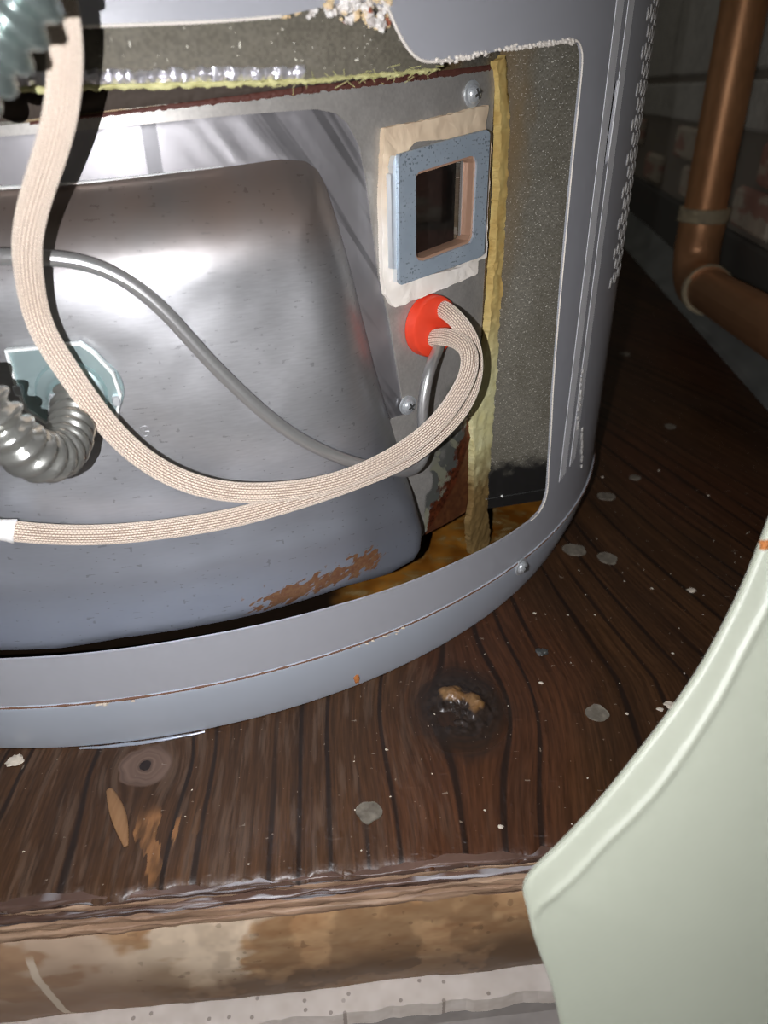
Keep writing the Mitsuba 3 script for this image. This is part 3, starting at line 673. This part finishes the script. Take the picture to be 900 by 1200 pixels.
# burner door: flange plate and pressed pan
DR = 0.2300
def top_z(a): return 0.2022 + 0.0180 * (a - 0.15)
cor = [(0.8440, 0.104), (0.8425, 0.094), (0.832, 0.083), (0.812, 0.072), (0.785, 0.061), (0.755, 0.053), (0.725, 0.047), (0.700, 0.043)]
fpts = [(-0.70, 0.0375), (0.66, 0.0375), (0.685, 0.0405)] + cor[::-1] + [(0.8450, top_z(0.845) - 0.004), (0.842, top_z(.84) - 0.001), (0.835, top_z(0.835))] + [(a, top_z(a)) for a in np.linspace(0.75, -0.70, 16)]
fpoly = P(fpts)
aA = [(-0.62, 0.0335), (0.635, 0.0335), (0.672, 0.040), (0.683, 0.056), (0.672, 0.080), (0.655, 0.110), (0.630, 0.140), (0.612, 0.1555), (0.604, 0.1700), (0.596, 0.1840), (0.585, 0.1950), (0.567, 0.2015), (0.548, 0.2045), (0.518, 0.2058), (0.45, 0.2052), (0.386, 0.2045), (0.258, 0.2025), (0.147, 0.2012), (-0.62, 0.2012)]
aB = [(-0.60, 0.0385)] + [drum_az(*q) for q in ((0, 775, .240), (150, 755, .240), (300, 728, .240), (400, 698, .241), (450, 683, .2405), (484, 664, .2405), (497, 640, .2400), (499, 606, .2390), (490, 570, .2375), (470, 515, .2350), (442, 428, .2330), (412, 312, .2320), (396, 255, .2320), (384, 218, .2320), (374, 199, .2320), (360, 189, .2320), (330, 187, .2320), (250, 198, .2320), (150, 209, .2320), (0, 221, .2320))] + [(-0.60, 0.1835)]
def smoothpoly(pts, d): 
    p = P(pts); return p.buffer(-d, quad_segs=12).buffer(2 * d, quad_segs=12).buffer(-d, quad_segs=12)
PA, PB = smoothpoly(aA, 0.002), smoothpoly(aB, 0.003)
PA = PA.difference(sbox(-1, 0, 1, 0.10).difference(PB.buffer(0.0014)))
fhole = fpoly.difference(PA.buffer(-0.0015)).difference(wh_hole)
fhole = max(getattr(fhole, 'geoms', [fhole]), key=lambda g: g.area)
flrag = lambda a, z: 0.0012 * (meshkit.fbm(np.stack([a * 60, z * 260, 0 * a], -1), 3, 6) - .5) * (z < 0.1) * (a > 0.70)
BD = WH + '__burner_door'
add(BD, sheet(fhole, 0.2290, DR, 0.004, flrag), 'flange_steel', 30, 'steel burner door with a pressed pan and rusted corner')
def pan_h(s, z):
    pt = shapely.points(s, z)
    dA = shapely.distance(pt, PA.exterior) * np.where(shapely.contains(PA, pt), 1, -1)
    dB = shapely.distance(pt, PB.exterior) * np.where(shapely.contains(PB, pt), 1, -1)
    t = np.clip(dA / np.maximum(dA + np.maximum(-dB, 0), 1e-6), 0, 1)
    ramp = 0.0016 * t ** 0.6
    q = np.clip(dB / 0.026, 0, 1); dome = 0.0165 * (1 - (1 - q) ** 2.3)
    low = np.clip((0.085 - z) / 0.03, 0, 1)
    ridge = 0.0012 * np.exp(-((z - 0.066) / 0.006) ** 2) * np.clip(dB / 0.02, 0, 1)
    lip = 0.0009 * np.exp(-(dB / 0.0011) ** 2)
    wr = np.exp(-((z - 0.197) / 0.009) ** 2) * np.clip((s / RS - 0.30) / 0.1, 0, 1)
    wrinkle = 0.0005 * np.sin(s * 900 + z * 500) * wr * (dA > 0.001) * (dB < 0.001)
    fold = -0.0007 * np.exp(-((s / RS - 0.306) / 0.006) ** 2) * (dA > 0) * (dB < 0)
    dent = 0.0010 * (meshkit.fbm(np.stack([s * 26, z * 22, 0 * s], -1), 3, 11) - .5) * np.clip(dB / 0.02, 0, 1)
    return np.where(dB > 0, 0.0016 + dome + dent + ridge, ramp) + lip + wrinkle + fold, dA
from scipy.spatial import Delaunay
def region(poly, h, hf, rings=(0.0004, 0.001)):
    """A Delaunay sheet over poly (azimuth * RS, z) at radius DR + hf(s, z, which); its outline is kept exactly."""
    bp = np.asarray(poly.exterior.segmentize(h * 0.8).coords)[:-1]
    bs = [bp] + [np.asarray(i.segmentize(h * 0.8).coords)[:-1] for i in poly.interiors]
    for d in rings:
        q = poly.buffer(-d); 
        for g_ in getattr(q, 'geoms', [q]):
            bs += [np.asarray(e.segmentize(h * 0.8).coords)[:-1] for e in (g_.exterior, *g_.interiors)]
    x0, y0, x1, y1 = poly.bounds
    X, Y = np.meshgrid(np.arange(x0, x1, h), np.arange(y0, y1, h)); G_ = np.c_[X.ravel(), Y.ravel()]
    G_ = G_[shapely.contains(poly.buffer(-(rings[-1] + h * .4)), shapely.points(G_))]
    V = np.vstack(bs + [G_]); F = Delaunay(V).simplices
    F = F[shapely.contains(poly, shapely.points(V[F].mean(1)))]
    a = np.cross(V[F[:, 1]] - V[F[:, 0]], V[F[:, 2]] - V[F[:, 0]]); F = F[np.abs(a) > 1e-12]; a = a[np.abs(a) > 1e-12]
    F[a < 0] = F[a < 0][:, ::-1]
    return tm(CY(V[:, 0] / RS, DR + hf(V[:, 0], V[:, 1]), V[:, 1]), F)
PBc = PA.buffer(-0.0012).intersection(PB)
def pan_face(s, z):
    d = shapely.distance(shapely.points(s, z), PBc.exterior)
    q = np.clip(d / (0.012 + 0.015 * np.clip((z - 0.055) / 0.04, 0, 1)), 0, 1); dome = 0.0165 * (1 - (1 - q) ** 2.3)
    p3 = np.stack([s * 17, z * 19, 0 * s], -1)
    dent = 0.0034 * (meshkit.fbm(p3, 2, 11) - .5) * np.clip(d / 0.03, 0, 1) + 0.0006 * (meshkit.fbm(p3 * 4, 2, 5) - .5) * np.clip(d / 0.02, 0, 1)
    ridge = 0.0007 * np.exp(-((z - 0.070) / 0.006) ** 2) * np.clip(d / 0.02, 0, 1)
    return 0.0006 + dome + dent + ridge
def chan_face(s, z):
    pt = shapely.points(s, z); dA = shapely.distance(pt, PA.exterior); dB = shapely.distance(pt, PBc)
    az = s / RS
    wr = np.clip((az - 0.33) / 0.08, 0, 1) * np.clip(dA / 0.003, 0, 1) * np.clip(dB / 0.002, 0, 1) * np.clip((z - 0.15) / 0.03, 0, 1)
    wrinkle = 0.0011 * (meshkit.fbm(np.stack([s * 150 + z * 130, z * 18, 0 * s], -1), 2, 6) - .5) * wr
    return -0.0009 * np.clip(dA / 0.0012, 0, 1) + 0.0016 * np.clip(dA / (dA + dB + 1e-6), 0, 1) ** 2 + wrinkle
add(BD + '__pan', region(PBc, 0.0018, pan_face), 'pan_steel', 60, 'pressed steel pan with a heat-browned top and a rust streak')
add(BD + '__pan_channel', region(PA.buffer(0.0004).difference(PBc), 0.0015, chan_face, (0.0005, 0.0012)), 'channel_steel', 60, 'bright channel round the pan with drawing wrinkles at the corner')
lipz = [drum_az(px, py, 0.2318) for px, py in ((-40, 224), (0, 221), (80, 216), (150, 209), (210, 202), (262, 196))]
add(BD + '__pan_lip', tube([CY(a, 0.2322, z + 0.0002) for a, z in lipz], lambda t: 0.0005 * (1 - t) + 0.0001, 8, 0.002)[0], 'highlight_zinc', True, 'thin lip with its bright highlight put into the colour')  # pale tube drawn as the crisp highlight along the lip
screw(BD + '__screw', 0.788, DR, 0.2074, 0.0030, label='zinc screw head')
screw(BD + '__screw', 0.660, DR, 0.1052, 0.0028, label='zinc screw head')
# embossed marks, partly hidden by the loop
def emboss(txt, px, py, h):
    a, z = drum_az(px, py, 0.2475); t = meshkit.text_mesh(txt, h, 0.0007); v = np.array(t.vertices)
    s_, z_ = (a + v[:, 0] / 0.2475) * RS, z + v[:, 1]
    return tm(CY(s_ / RS, DR + pan_face(s_, z_) - 0.0004 + v[:, 2], z_), t.faces)
add(BD + '__embossed_mark', cat([emboss('EZ', 99, 520, 0.0030), emboss('G', 163, 514, 0.0036)]), 'pan_steel', False, 'faint embossed letters')

# seals, and an added dark strip, between door, skirt and insulation
def strip(a0, a1, z0, z1, r, jag, seed, n=400, lump=0.0006):
    def fn(u, v):
        zz0, zz1 = z0(u) if callable(z0) else z0, z1(u) if callable(z1) else z1
        j = (meshkit.fbm(np.stack([u * 260, 0 * u, 0 * u], -1), 4, seed) - .5) * jag * (1 - v) + (meshkit.fbm(np.stack([u * 220, 0 * u, 0 * u + 5], -1), 3, seed + 1) - .5) * jag * 0.5 * v
        rr = r + lump * np.sin(np.pi * v) + lump * (meshkit.noise(np.stack([u * 300, v * 3, 0 * u], -1), seed) - .5)
        return CY(u, rr, zz0 + (zz1 - zz0) * v + j)
    return grid(fn, np.linspace(a0, a1, n), np.linspace(0, 1, 7))
bsdf('dark_recess_strip', base_color=(0.050, 0.036, 0.026), roughness=0.8)  # shade of the recess above the door is put into this dark brown
add(BD + '__dark_recess_strip', strip(-0.70, 0.80, lambda u: top_z(u) + 0.0008, lambda u: 0.2100 + 0.006 * np.maximum(u - .15, 0), 0.2290, 0.0003, 3), 'dark_recess_strip', True, 'dark brown strip added for the shaded recess above the door')
add(BD + '__red_seal', strip(0.18, 0.83, lambda u: top_z(u) - 0.0006, lambda u: top_z(u) + 0.0002 + 0.0012 * np.clip((u - .2) / .3, 0, 1), 0.2299, 0.0004, 5, lump=0.0003), 'red_seal', True, 'rust-red seal line')
# fibre gasket on the right edge of the door, bulging out below
L_ = [(583, 72), (587, 150), (584, 230), (579, 310), (572, 400), (567, 440), (554, 448), (552, 485), (556, 530), (555, 560), (555, 590), (550, 615), (553, 650)]
R_ = [(593, 66), (597, 150), (593, 230), (588, 330), (584, 400), (582, 440), (579, 485), (576, 528), (584, 537), (576, 546), (572, 565), (571, 600), (575, 625), (570, 650)]
Lq, Rq = [drum_az(x, y, 0.2318) for x, y in L_], [drum_az(x, y, 0.2318) for x, y in R_]
gp = P(Lq + Rq[::-1])
gv = np.asarray(gp.exterior.segmentize(0.0006).coords)[:-1]
gv = gv + 0.0012 * (np.stack([meshkit.fbm(np.c_[gv * 900, 0 * gv[:, 0]], 3, 1), meshkit.fbm(np.c_[gv * 900, 0 * gv[:, 0] + 4], 3, 2)], 1) - .5)
gpo = Polygon(gv).buffer(0)
gpo = max(getattr(gpo, 'geoms', [gpo]), key=lambda g: g.area)
add(BD + '__gasket', sheet(gpo, 0.2288, 0.2318, 0.0016, lambda a, z: 0.0016 * (meshkit.fbm(np.stack([a * 170, z * 320, 0 * a], -1), 3, 4) - .4)), 'gasket_fibre', 50, 'ragged yellow fibre gasket swollen at the bottom')

# zinc bracket where the burner tubes enter, on the pan
bc = drum_az(78, 448, 0.2478)
bn = CY(bc[0], 1.0, 0.0); bn = bn / np.linalg.norm(bn)
BO = CY(bc[0], 0.2474, bc[1]); bx, by, bz = basis(bn)
def loc(px, py, off=0.0):
    X = onplane(px, py, BO + bz * off, bz) - BO; return float(X @ bx), float(X @ by)
disc = Point(loc(104, 455)).buffer(0.0096, quad_segs=24)
BK = BD + '__bracket_disc'
add(BK, slab(disc, 0.0014, BO - bz * 0.0004, bx, by, bz), 'zinc_green', 30, 'round zinc disc behind the bracket')
octp = Polygon([loc(*q, 0.002) for q in ((6, 409), (94, 400), (112, 412), (134, 436), (143, 462), (138, 492), (100, 503), (60, 500), (30, 480), (16, 446))])
def bump_plate(poly, O, th, lipw, liph):
    """Plate with a turned-up rim all round."""
    rim = poly.difference(poly.buffer(-lipw, join_style=2))
    return slab(poly, th, O, bx, by, bz), slab(rim, th + liph, O, bx, by, bz)
pl_, rm_ = bump_plate(octp, BO + bz * 0.0010, 0.0008, 0.0008, 0.0013)
add(BD + '__bracket_plate', pl_, 'zinc_green', 20, 'octagonal zinc bracket with a turned-up rim')
add(BD + '__bracket_rim', rm_, 'highlight_zinc', 20, 'turned-up rim with its bright reflections put into a paler colour')
cup = np.array(loc(84, 462, 0.002))
cO = BO + bx * cup[0] + by * cup[1] + bz * 0.0018
add(BD + '__bracket_cup', lathe([(0.0098, 0.0), (0.0090, 0.0012), (0.0070, 0.0016), (0.0055, 0.0030), (0.0050, 0.0060), (0.0036, 0.0064)][::-1], cO, bz, 28), 'zinc_green', 40, 'raised zinc cup')
nut = Polygon([(0.0062 * math.cos(t), 0.0062 * math.sin(t)) for t in np.arange(6) * np.pi / 3 + 0.2])
add(BD + '__bracket_nut', slab(nut, 0.0046, cO + bz * 0.0020 - by * 0.002, bx, by, bz, chamfer=0.0006), 'zinc', 20, 'hexagonal zinc nut')
for k, (px, py) in enumerate(((22, 456), (137, 468))):
    c = loc(px, py, .002)
    add(BD + '__bracket_tab', slab(rrect(0.0022, 0.0030, 0.0004), 0.0022, BO + bx * c[0] + by * c[1] + bz * 0.0015, bx, by, bz, chamfer=0.0003), 'zinc', 20)

# sight window: fibre pad, zinc frame, lining and pane
SW = WH + '__sight_window'
pad_px = [(451, 153), (470, 148), (505, 142), (540, 133), (571, 126), (567, 148), (573, 170), (568, 300), (559, 304), (558, 319), (520, 335), (463, 358), (453, 345), (450, 320), (447, 240)]
pq = P([drum_az(x, y, 0.2318) for x, y in pad_px]).segmentize(0.002)
pv = np.asarray(pq.exterior.coords)[:-1]
pv = pv + 0.0010 * (np.stack([meshkit.fbm(np.c_[pv * 400, 0 * pv[:, 0]], 3, 1), meshkit.fbm(np.c_[pv * 400, 0 * pv[:, 0] + 4], 3, 2)], 1) - .5)
padp = Polygon(pv).buffer(0.0006).difference(wh_hole.buffer(0.0026))
add(SW + '__pad', sheet(padp, DR - 0.0002, 0.2322, 0.0022, lambda a, z: 0.0010 * (meshkit.fbm(np.stack([a * 60, z * 260, 0 * a], -1), 3, 4) - .4)), 'ceramic_pad', 40, 'off-white ceramic fibre pad, browned at the top')
wn = CY(win[0], 1.0, 0.0); WX, WY, WZ = basis(wn)
WC = CY(win[0], 0.2352, win[1])
def wl(px, py):
    X = onplane(px, py, WC, WZ) - WC; return float(X @ WX), float(X @ WY)
outer = Polygon([wl(*q) for q in ((467, 181), (517, 166), (570, 152), (574, 156), (567, 297), (563, 301), (470, 334), (468, 330))]).buffer(-0.0006).buffer(0.0006)
inner = Polygon([wl(*q) for q in ((487, 206), (491, 201), (550, 183), (556, 183), (559, 190), (555, 277), (551, 285), (497, 306), (490, 305), (487, 300))]).buffer(0.0008).buffer(-0.0016).buffer(0.0008)
frame = outer.difference(inner)
add(SW, slab(frame, 0.0014, WC - WZ * 0.0012, WX, WY, WZ), 'zinc_plate', 20, 'zinc sight window frame with a rounded opening')
# folded side lip on the left edge of the frame
lp = [wl(466, 183), wl(463, 196), wl(464, 203), wl(461, 205), wl(463, 316), wl(469, 316), wl(469, 332), wl(472, 332), wl(470, 183)]
add(SW + '__lip', slab(Polygon(lp).buffer(0), 0.0022, WC - WZ * 0.0034, WX, WY, WZ), 'zinc', 20, 'shiny folded lip')
lin = inner.buffer(0.0004).difference(inner.buffer(-0.0009))
add(SW + '__lining', slab(lin, 0.0060, WC - WZ * 0.0068, WX, WY, WZ), 'lining', 20, 'coppery lining inside the window')
add(SW + '__pane', slab(inner.buffer(0.0002), 0.0003, WC - WZ * 0.0034, WX, WY, WZ), 'window_glass', False, 'dark glass pane')

# red grommet
gO = CY(0.7030, DR, 0.1340); gn = CY(0.7030, 1, 0)
GR = 0.0112
add(WH + '__grommet', lathe([(GR, 0.0), (GR, 0.0034), (GR * 0.97, 0.0044), (GR * 0.88, 0.0049), (GR * 0.66, 0.0050), (0.0002, 0.0050)][::-1], gO, gn, 48), 'red_silicone', 35, 'round red silicone grommet')

# insulation above the opening
bt = P([(-0.80, 0.2098), (0.15, 0.2098), (0.45, 0.2108), (0.625, 0.2135), (0.64, 0.30), (-0.80, 0.30)])
IN = WH + '__insulation'
add(IN, sheet(bt, 0.2310, 0.2540, 0.008), 'batt_paper', 30, 'dark speckled insulation batt above the door')
lz = lambda u: 0.2098 + np.where(u > 0.15, (u - 0.15) * 0.0034, 0) + np.where(u > .45, (u - .45) * 0.0125, 0)
add(IN + '__wool_edge', strip(-0.80, 0.62, lambda u: lz(u) - 0.0007, lambda u: lz(u) + 0.0006 - 0.0003 * (u > 0.46), 0.2542, 0.0013, 9, 700, 0.0006), 'yellow_wool', True, 'yellow glass wool edge')
def foil(u, v):
    w = np.abs(((u * 95 + 1.3 * meshkit.noise(np.stack([u * 30, 0 * u, 0 * u], -1), 3)) % 1) - 0.5) * 2
    rr = 0.2544 + 0.0016 * w * np.sin(np.pi * v) + 0.0012 * (meshkit.noise(np.stack([u * 240, v * 2, 0 * u], -1), 4) - .3)
    return CY(u, rr, lz(u) + 0.0006 + 0.0027 * v * (0.8 + 0.4 * meshkit.noise(np.stack([u * 150, 0 * u, 0 * u], -1), 8)))
add(IN + '__foil_edge', grid(foil, np.linspace(-0.15, 0.462, 620), np.linspace(0, 1, 7)), 'foil', 20, 'crinkled silver foil edge')
fz = []
for k in range(60):
    a = rng.uniform(0.40, 0.62); z = lz(np.array(a)) + rng.normal(0, 0.0008)
    q0 = CY(a, 0.2548, z); q1 = q0 + np.array([rng.normal(0, .0022), rng.uniform(-.0012, .0006), rng.normal(-.0002, .0011)])
    fz.append(tube([q0, q1], 0.00010, 4, 0.002)[0])
add(IN + '__wool_strands', cat(fz), 'yellow_wool', True, kind='stuff')
tf = []
for k in range(300):
    px = rng.uniform(382, 460); hi = np.interp(px, [380, 395, 402, 425, 445, 458, 462], [14, 26, 30, 22, 42, 36, 18])
    py = rng.uniform(-25, hi) ; r = rng.uniform(0.0003, 0.0011)
    tf.append(blob(drum(px, py - 3, 0.2555 + rng.uniform(0, 0.0055)), r, k, 2, 0.5))
for k in range(22):
    tf.append(blob(drum(rng.uniform(312, 372), rng.uniform(8, 20), 0.2575), rng.uniform(.0003, .0008), k, 1, .5))
add(IN + '__foam_tuft', cat(tf), 'foam_crumb', True, 'clump of cream foam crumbs', kind='stuff')
ef = []
for k in range(230):
    t = rng.random(); a = 0.60 + 0.24 * t; z = np.interp(a, [0.5907, 0.625, 0.7024, 0.8358], [0.2151, 0.2153, 0.2182, 0.2212])
    if 0.66 < a < 0.70 and rng.random() < 0.6: continue
    ef.append(blob(CY(a, 0.2600 + rng.uniform(-.0004, .0005), z + rng.normal(0.0001, 0.0003)), rng.uniform(.00015, .00055), k, 1, .6, (1.2, 1, 1)))
add(WH + '__jacket__edge_fuzz', cat(ef), 'bare_edge', True, 'white fuzz along the cut edge', kind='stuff')
# pale flecks on the skirt foot and a bright line
pn = lambda u, z: CY(0.862 + 0.188 * u, 0.2293 + 0.0303 * u ** 1.15, z)
add(WH + '__insulation_panel__foot_wire', tube([pn(u, 0.0445 - 0.002 * u) for u in np.linspace(0.03, 0.95, 12)], 0.00022, 6, 0.003)[0], 'dark_metal', True)
add(WH + '__insulation_panel__drip', blob(pn(0.10, 0.0446), 0.0006, 3, 1, .2), 'white_sleeve', True)
add(WH + '__insulation_panel__drip', blob(pn(0.27, 0.0442), 0.0006, 5, 1, .2), 'white_sleeve', True)

# ------------------------------------------------------------------ wires and tubes
relief = lambda U, S: -0.00016 * np.cos(2 * np.pi * 22 * U)
def wire(pts): return tube([at(*q) for q in pts], 0.00298, 132, 0.0012, relief)
A = [(506, 397, .2655), (520, 395, .2595), (538, 400, .2535), (549, 413, .2500), (549, 435, .2485), (538, 460, .2475), (516, 491, .2465), (478, 524, .2435), (430, 551, .2375), (385, 567, .2320), (330, 576, .2255), (260, 575, .2180), (203, 558, .2110), (155, 527, .2040), (113, 482, .1960), (76, 430, .1875), (48, 382, .1790), (35, 330, .1700), (32, 285, .1620), (42, 232, .1540), (58, 182, .1470), (71, 130, .1405), (76, 80, .1350), (74, 35, .1300), (66, -10, .1260), (55, -70, .1220)]
m, uv = wire(A)
add('braided_wire', m, 'braid', True, 'cream braided wire looping up to the top left from the lower grommet hole', 'wire', 'braided wires from the red grommet', uv=uv)
Bp = [(512, 361, .2660), (522, 364, .2610), (535, 375, .2570), (548, 393, .2560), (555, 415, .2565), (555, 440, .2565), (545, 470, .2560), (520, 502, .2545), (484, 532, .2515), (432, 557, .2455), (380, 576, .2410), (322, 594, .2360), (262, 609, .2310), (200, 619, .2270), (130, 626, .2225), (60, 626, .2190), (12, 622, .2160)]
m, uv = wire(Bp)
add('braided_wire', m, 'braid', True, 'cream braided wire running low to the left edge from the upper grommet hole', 'wire', 'braided wires from the red grommet', uv=uv)
add('braided_wire_001__sleeve', tube([at(18, 622.5, .2163), at(4, 621, .2152), at(-30, 619, .2130)], 0.00345, 28, 0.002, lambda U, S: 0.0003 * np.cos(S / 0.0012))[0], 'white_sleeve', True, 'glossy white end sleeve')
G = [(-40, 300, .262), (0, 301, .2565), (50, 302, .2525), (100, 309, .2507), (150, 331, .2502), (195, 368, .2500), (238, 415, .2500), (285, 462, .2500), (330, 500, .2500), (380, 529, .2502), (430, 546, .2510), (465, 552, .2512), (486, 549, .2495), (496, 535, .2480), (496, 505, .2470), (497, 465, .2465), (504, 432, .2450), (512, 412, .2400), (516, 395, .2340)]
add('pilot_tube', tube([drum(*q) for q in G], 0.00205, 20, 0.0015)[0], 'tube_grey', True, 'thin grey metal tube curving across the burner door to the grommet', 'tube')
corr = lambda k, a: (lambda U, S: a * np.cos(2 * np.pi * (S / k + U)))
GC = [(-90, 430, .148), (-40, 458, .155), (0, 499, .161), (30, 527, .168), (55, 536, .176), (75, 525, .185), (84, 500, .193), (86, 478, .199), (85, 462, .203)]
add('flexible_gas_tube', tube([at(*q) for q in GC], lambda s: 0.0061 - 0.0012 * s, 40, 0.0005, corr(0.0042, 0.0010))[0], 'flex_steel', True, 'shiny corrugated metal tube bending into the octagonal bracket', 'tube')
TC = [(70, -120, .100), (45, -50, .103), (18, 10, .107), (-12, 62, .111), (-60, 120, .117)]
add('flexible_conduit', tube([at(*q) for q in TC], 0.0050, 40, 0.0005, corr(0.0046, 0.0009))[0], 'conduit_dark', True, 'blurred corrugated metal conduit in the upper left corner, close to the camera', 'conduit')

# ------------------------------------------------------------------ the sage green cover leaning at the front right
PC0, PC1, PC2 = at(622, 1030, .166), at(895, 640, .158), at(657, 1200, .170)
cn = np.cross(PC1 - PC0, PC2 - PC0); cn /= np.linalg.norm(cn)
if cn @ (C - PC0) < 0: cn = -cn
cx = PC1 - PC0; cx /= np.linalg.norm(cx); cy = np.cross(cn, cx)
def cl(px, py):
    X = onplane(px, py, PC0, cn) - PC0; return (float(X @ cx), float(X @ cy))
edge = [(985, 330), (972, 385), (955, 450), (935, 520), (920, 568), (900, 622), (880, 673), (850, 736), (817, 794), (790, 833), (762, 870), (735, 904), (708, 937), (680, 968), (654, 995), (634, 1014), (622, 1027), (616, 1037), (614, 1046), (617, 1062), (624, 1092), (641, 1140), (657, 1200), (690, 1320)]
ecs = CubicSpline(np.r_[0, np.cumsum(np.linalg.norm(np.diff(np.array(edge, float), axis=0), axis=1))], np.array(edge, float))
es = np.linspace(0, ecs.x[-1], 240)
epts = [cl(*q) for q in ecs(es)]
dn = lambda q: (q[0] - cx[2] / cy[2] * 0, q[1] - (PC0[2] + q[0] * cx[2] + q[1] * cy[2] + 0.0885) / cy[2])
far = [dn(epts[-1]), dn(cl(1075, 1320)), cl(1075, 330)]
cpoly = Polygon(epts + far).buffer(0)
eline = LineString(epts)
rid = [(985, 420), (965, 490), (942, 560), (915, 640), (900, 702), (885, 732), (871, 757), (845, 808), (817, 853), (790, 893), (762, 929), (735, 958), (708, 984), (670, 1025), (645, 1047), (632, 1058), (624, 1071), (623, 1080), (627, 1097)]
rl = LineString([cl(*q) for q in rid])
gx = np.array(cpoly.bounds)
xs = np.arange(gx[0], gx[2] + .001, 0.0011); ys = np.arange(gx[1], gx[3] + .001, 0.0011)
# vertices: boundary points and inner grid points, triangulated
bp = np.asarray(cpoly.exterior.segmentize(0.0011).coords)[:-1]
rings = [np.asarray(cpoly.buffer(-d).exterior.segmentize(0.0011).coords)[:-1] for d in (0.0004, 0.0009, 0.0016)]
XX, YY = np.meshgrid(xs, ys); gpx = np.c_[XX.ravel(), YY.ravel()]
gpx = gpx[shapely.contains(cpoly.buffer(-0.0022), shapely.points(gpx))]
rd = shapely.distance(shapely.points(gpx), rl)
gpx = gpx[rd > 0.0016]
rp = [np.asarray(rl.buffer(d).exterior.segmentize(0.0010).coords)[:-1] for d in (0.0004, 0.0009, 0.0014)]
rp = np.vstack([r for r in rp] + [np.asarray(rl.segmentize(0.001).coords)])
rp = rp[shapely.contains(cpoly.buffer(-0.0022), shapely.points(rp))]
allp = np.vstack([bp, *rings, gpx, rp])
from scipy.spatial import Delaunay
tri = Delaunay(allp).simplices
cen = allp[tri].mean(1)
tri = tri[shapely.contains(cpoly, shapely.points(cen))]
ar = np.cross(allp[tri[:, 1]] - allp[tri[:, 0]], allp[tri[:, 2]] - allp[tri[:, 0]])
tri[ar < 0] = tri[ar < 0][:, ::-1]
pts = shapely.points(allp)
de = shapely.distance(pts, eline); dr_ = shapely.distance(pts, rl)
hgt = -0.0006 * (1 - np.clip(de / 0.0008, 0, 1)) ** 2 + 0.0006 * np.exp(-(dr_ / 0.0010) ** 2)
cx0 = allp.mean(0); hgt += 0.004 * (1 - np.exp(-de / 0.02))
front = PC0 + allp[:, :1] * cx + allp[:, 1:] * cy + hgt[:, None] * cn
back = front - cn * 0.0012
nb = len(bp); N = len(allp)
k = np.arange(nb); k2 = (k + 1) % nb
side = np.vstack([np.stack([k, N + k, k2], 1), np.stack([k2, N + k, N + k2], 1)])
cover = tm(np.vstack([front, back]), np.vstack([tri, tri[:, ::-1] + N, side]))
add('metal_cover', cover, 'sage_paint', 50, 'pale sage green metal cover with a curved edge and raised bead at the lower right', 'cover')
add('metal_cover__rust_spot', blob(PC0 + np.array(cl(897, 640))[0] * cx + np.array(cl(897, 640))[1] * cy - cn * 0.0004, 0.0011, 3, 2, .5, (1, 1, 1.6)), 'rust_spot', True, 'orange rust spot on the edge')

# ------------------------------------------------------------------ wet line and debris
def bead(u, v):
    w = 0.5 + 0.5 * np.sin(np.pi * np.clip((u - 0.06) / 0.20, 0, 1))
    a = v * np.pi
    return CY(u, 0.2520 + 0.0008 * w - 0.0008 * w * np.cos(a) + 0.0003 * (meshkit.noise(np.stack([u * 60, 0 * u, 0 * u], -1), 2) - .5), 0.0002 + 0.0007 * w * np.sin(a))
bsdf('wet_film', base_color=(0.42, 0.47, 0.53), roughness=0.2, metallic=0.5)  # glint on the water put into a pale bluish metal colour
add('water_film', grid(bead, np.linspace(0.07, 0.25, 120), np.linspace(0, 1, 9)), 'wet_film', True, 'thin line of water glinting along the front foot of the heater', 'water')
db = []
for k in range(170):
    x, y = rng.uniform(-0.02, 0.33), rng.uniform(-0.30, -0.02)
    if np.hypot(x, y) < 0.262: continue
    if y < -0.3124 + .086 * x + 0.004: continue
    db.append(blob((x, y, 0.0002), 0.00022 + 0.0005 * rng.random() ** 4, k, 1, 0.5, (1.3, 1, .6)))
add('debris_crumbs', cat(db), 'pale_flake', True, 'tiny pale crumbs scattered over the dark plywood', 'debris', kind='stuff')
for px, py, r, mt, lb in ((783, 826, .0016, 'pale_flake', 'pale chip on the plywood near the edge of the sage cover'), (773, 832, .0009, 'pale_flake', 'small pinkish crumb beside the pale chip near the sage cover'), (635, 765, .0022, 'dark_metal', 'dark crumpled metal bit on the plywood right of the large knot'),
                          (18, 893, .0026, 'pale_flake', 'white smear of plaster on the plywood at far left near the heater foot'), (810, 692, .0016, 'pale_flake', 'white crumb on the plywood between the heater and the sage cover')):
    nm = 'metal_scrap' if mt == 'dark_metal' else 'paint_flake'
    add(nm, blob(onz(px, py) + np.array([0, 0, .0004]), r, px, 2, 0.7, (1.1, 1, .35)), mt, True, lb, 'debris')
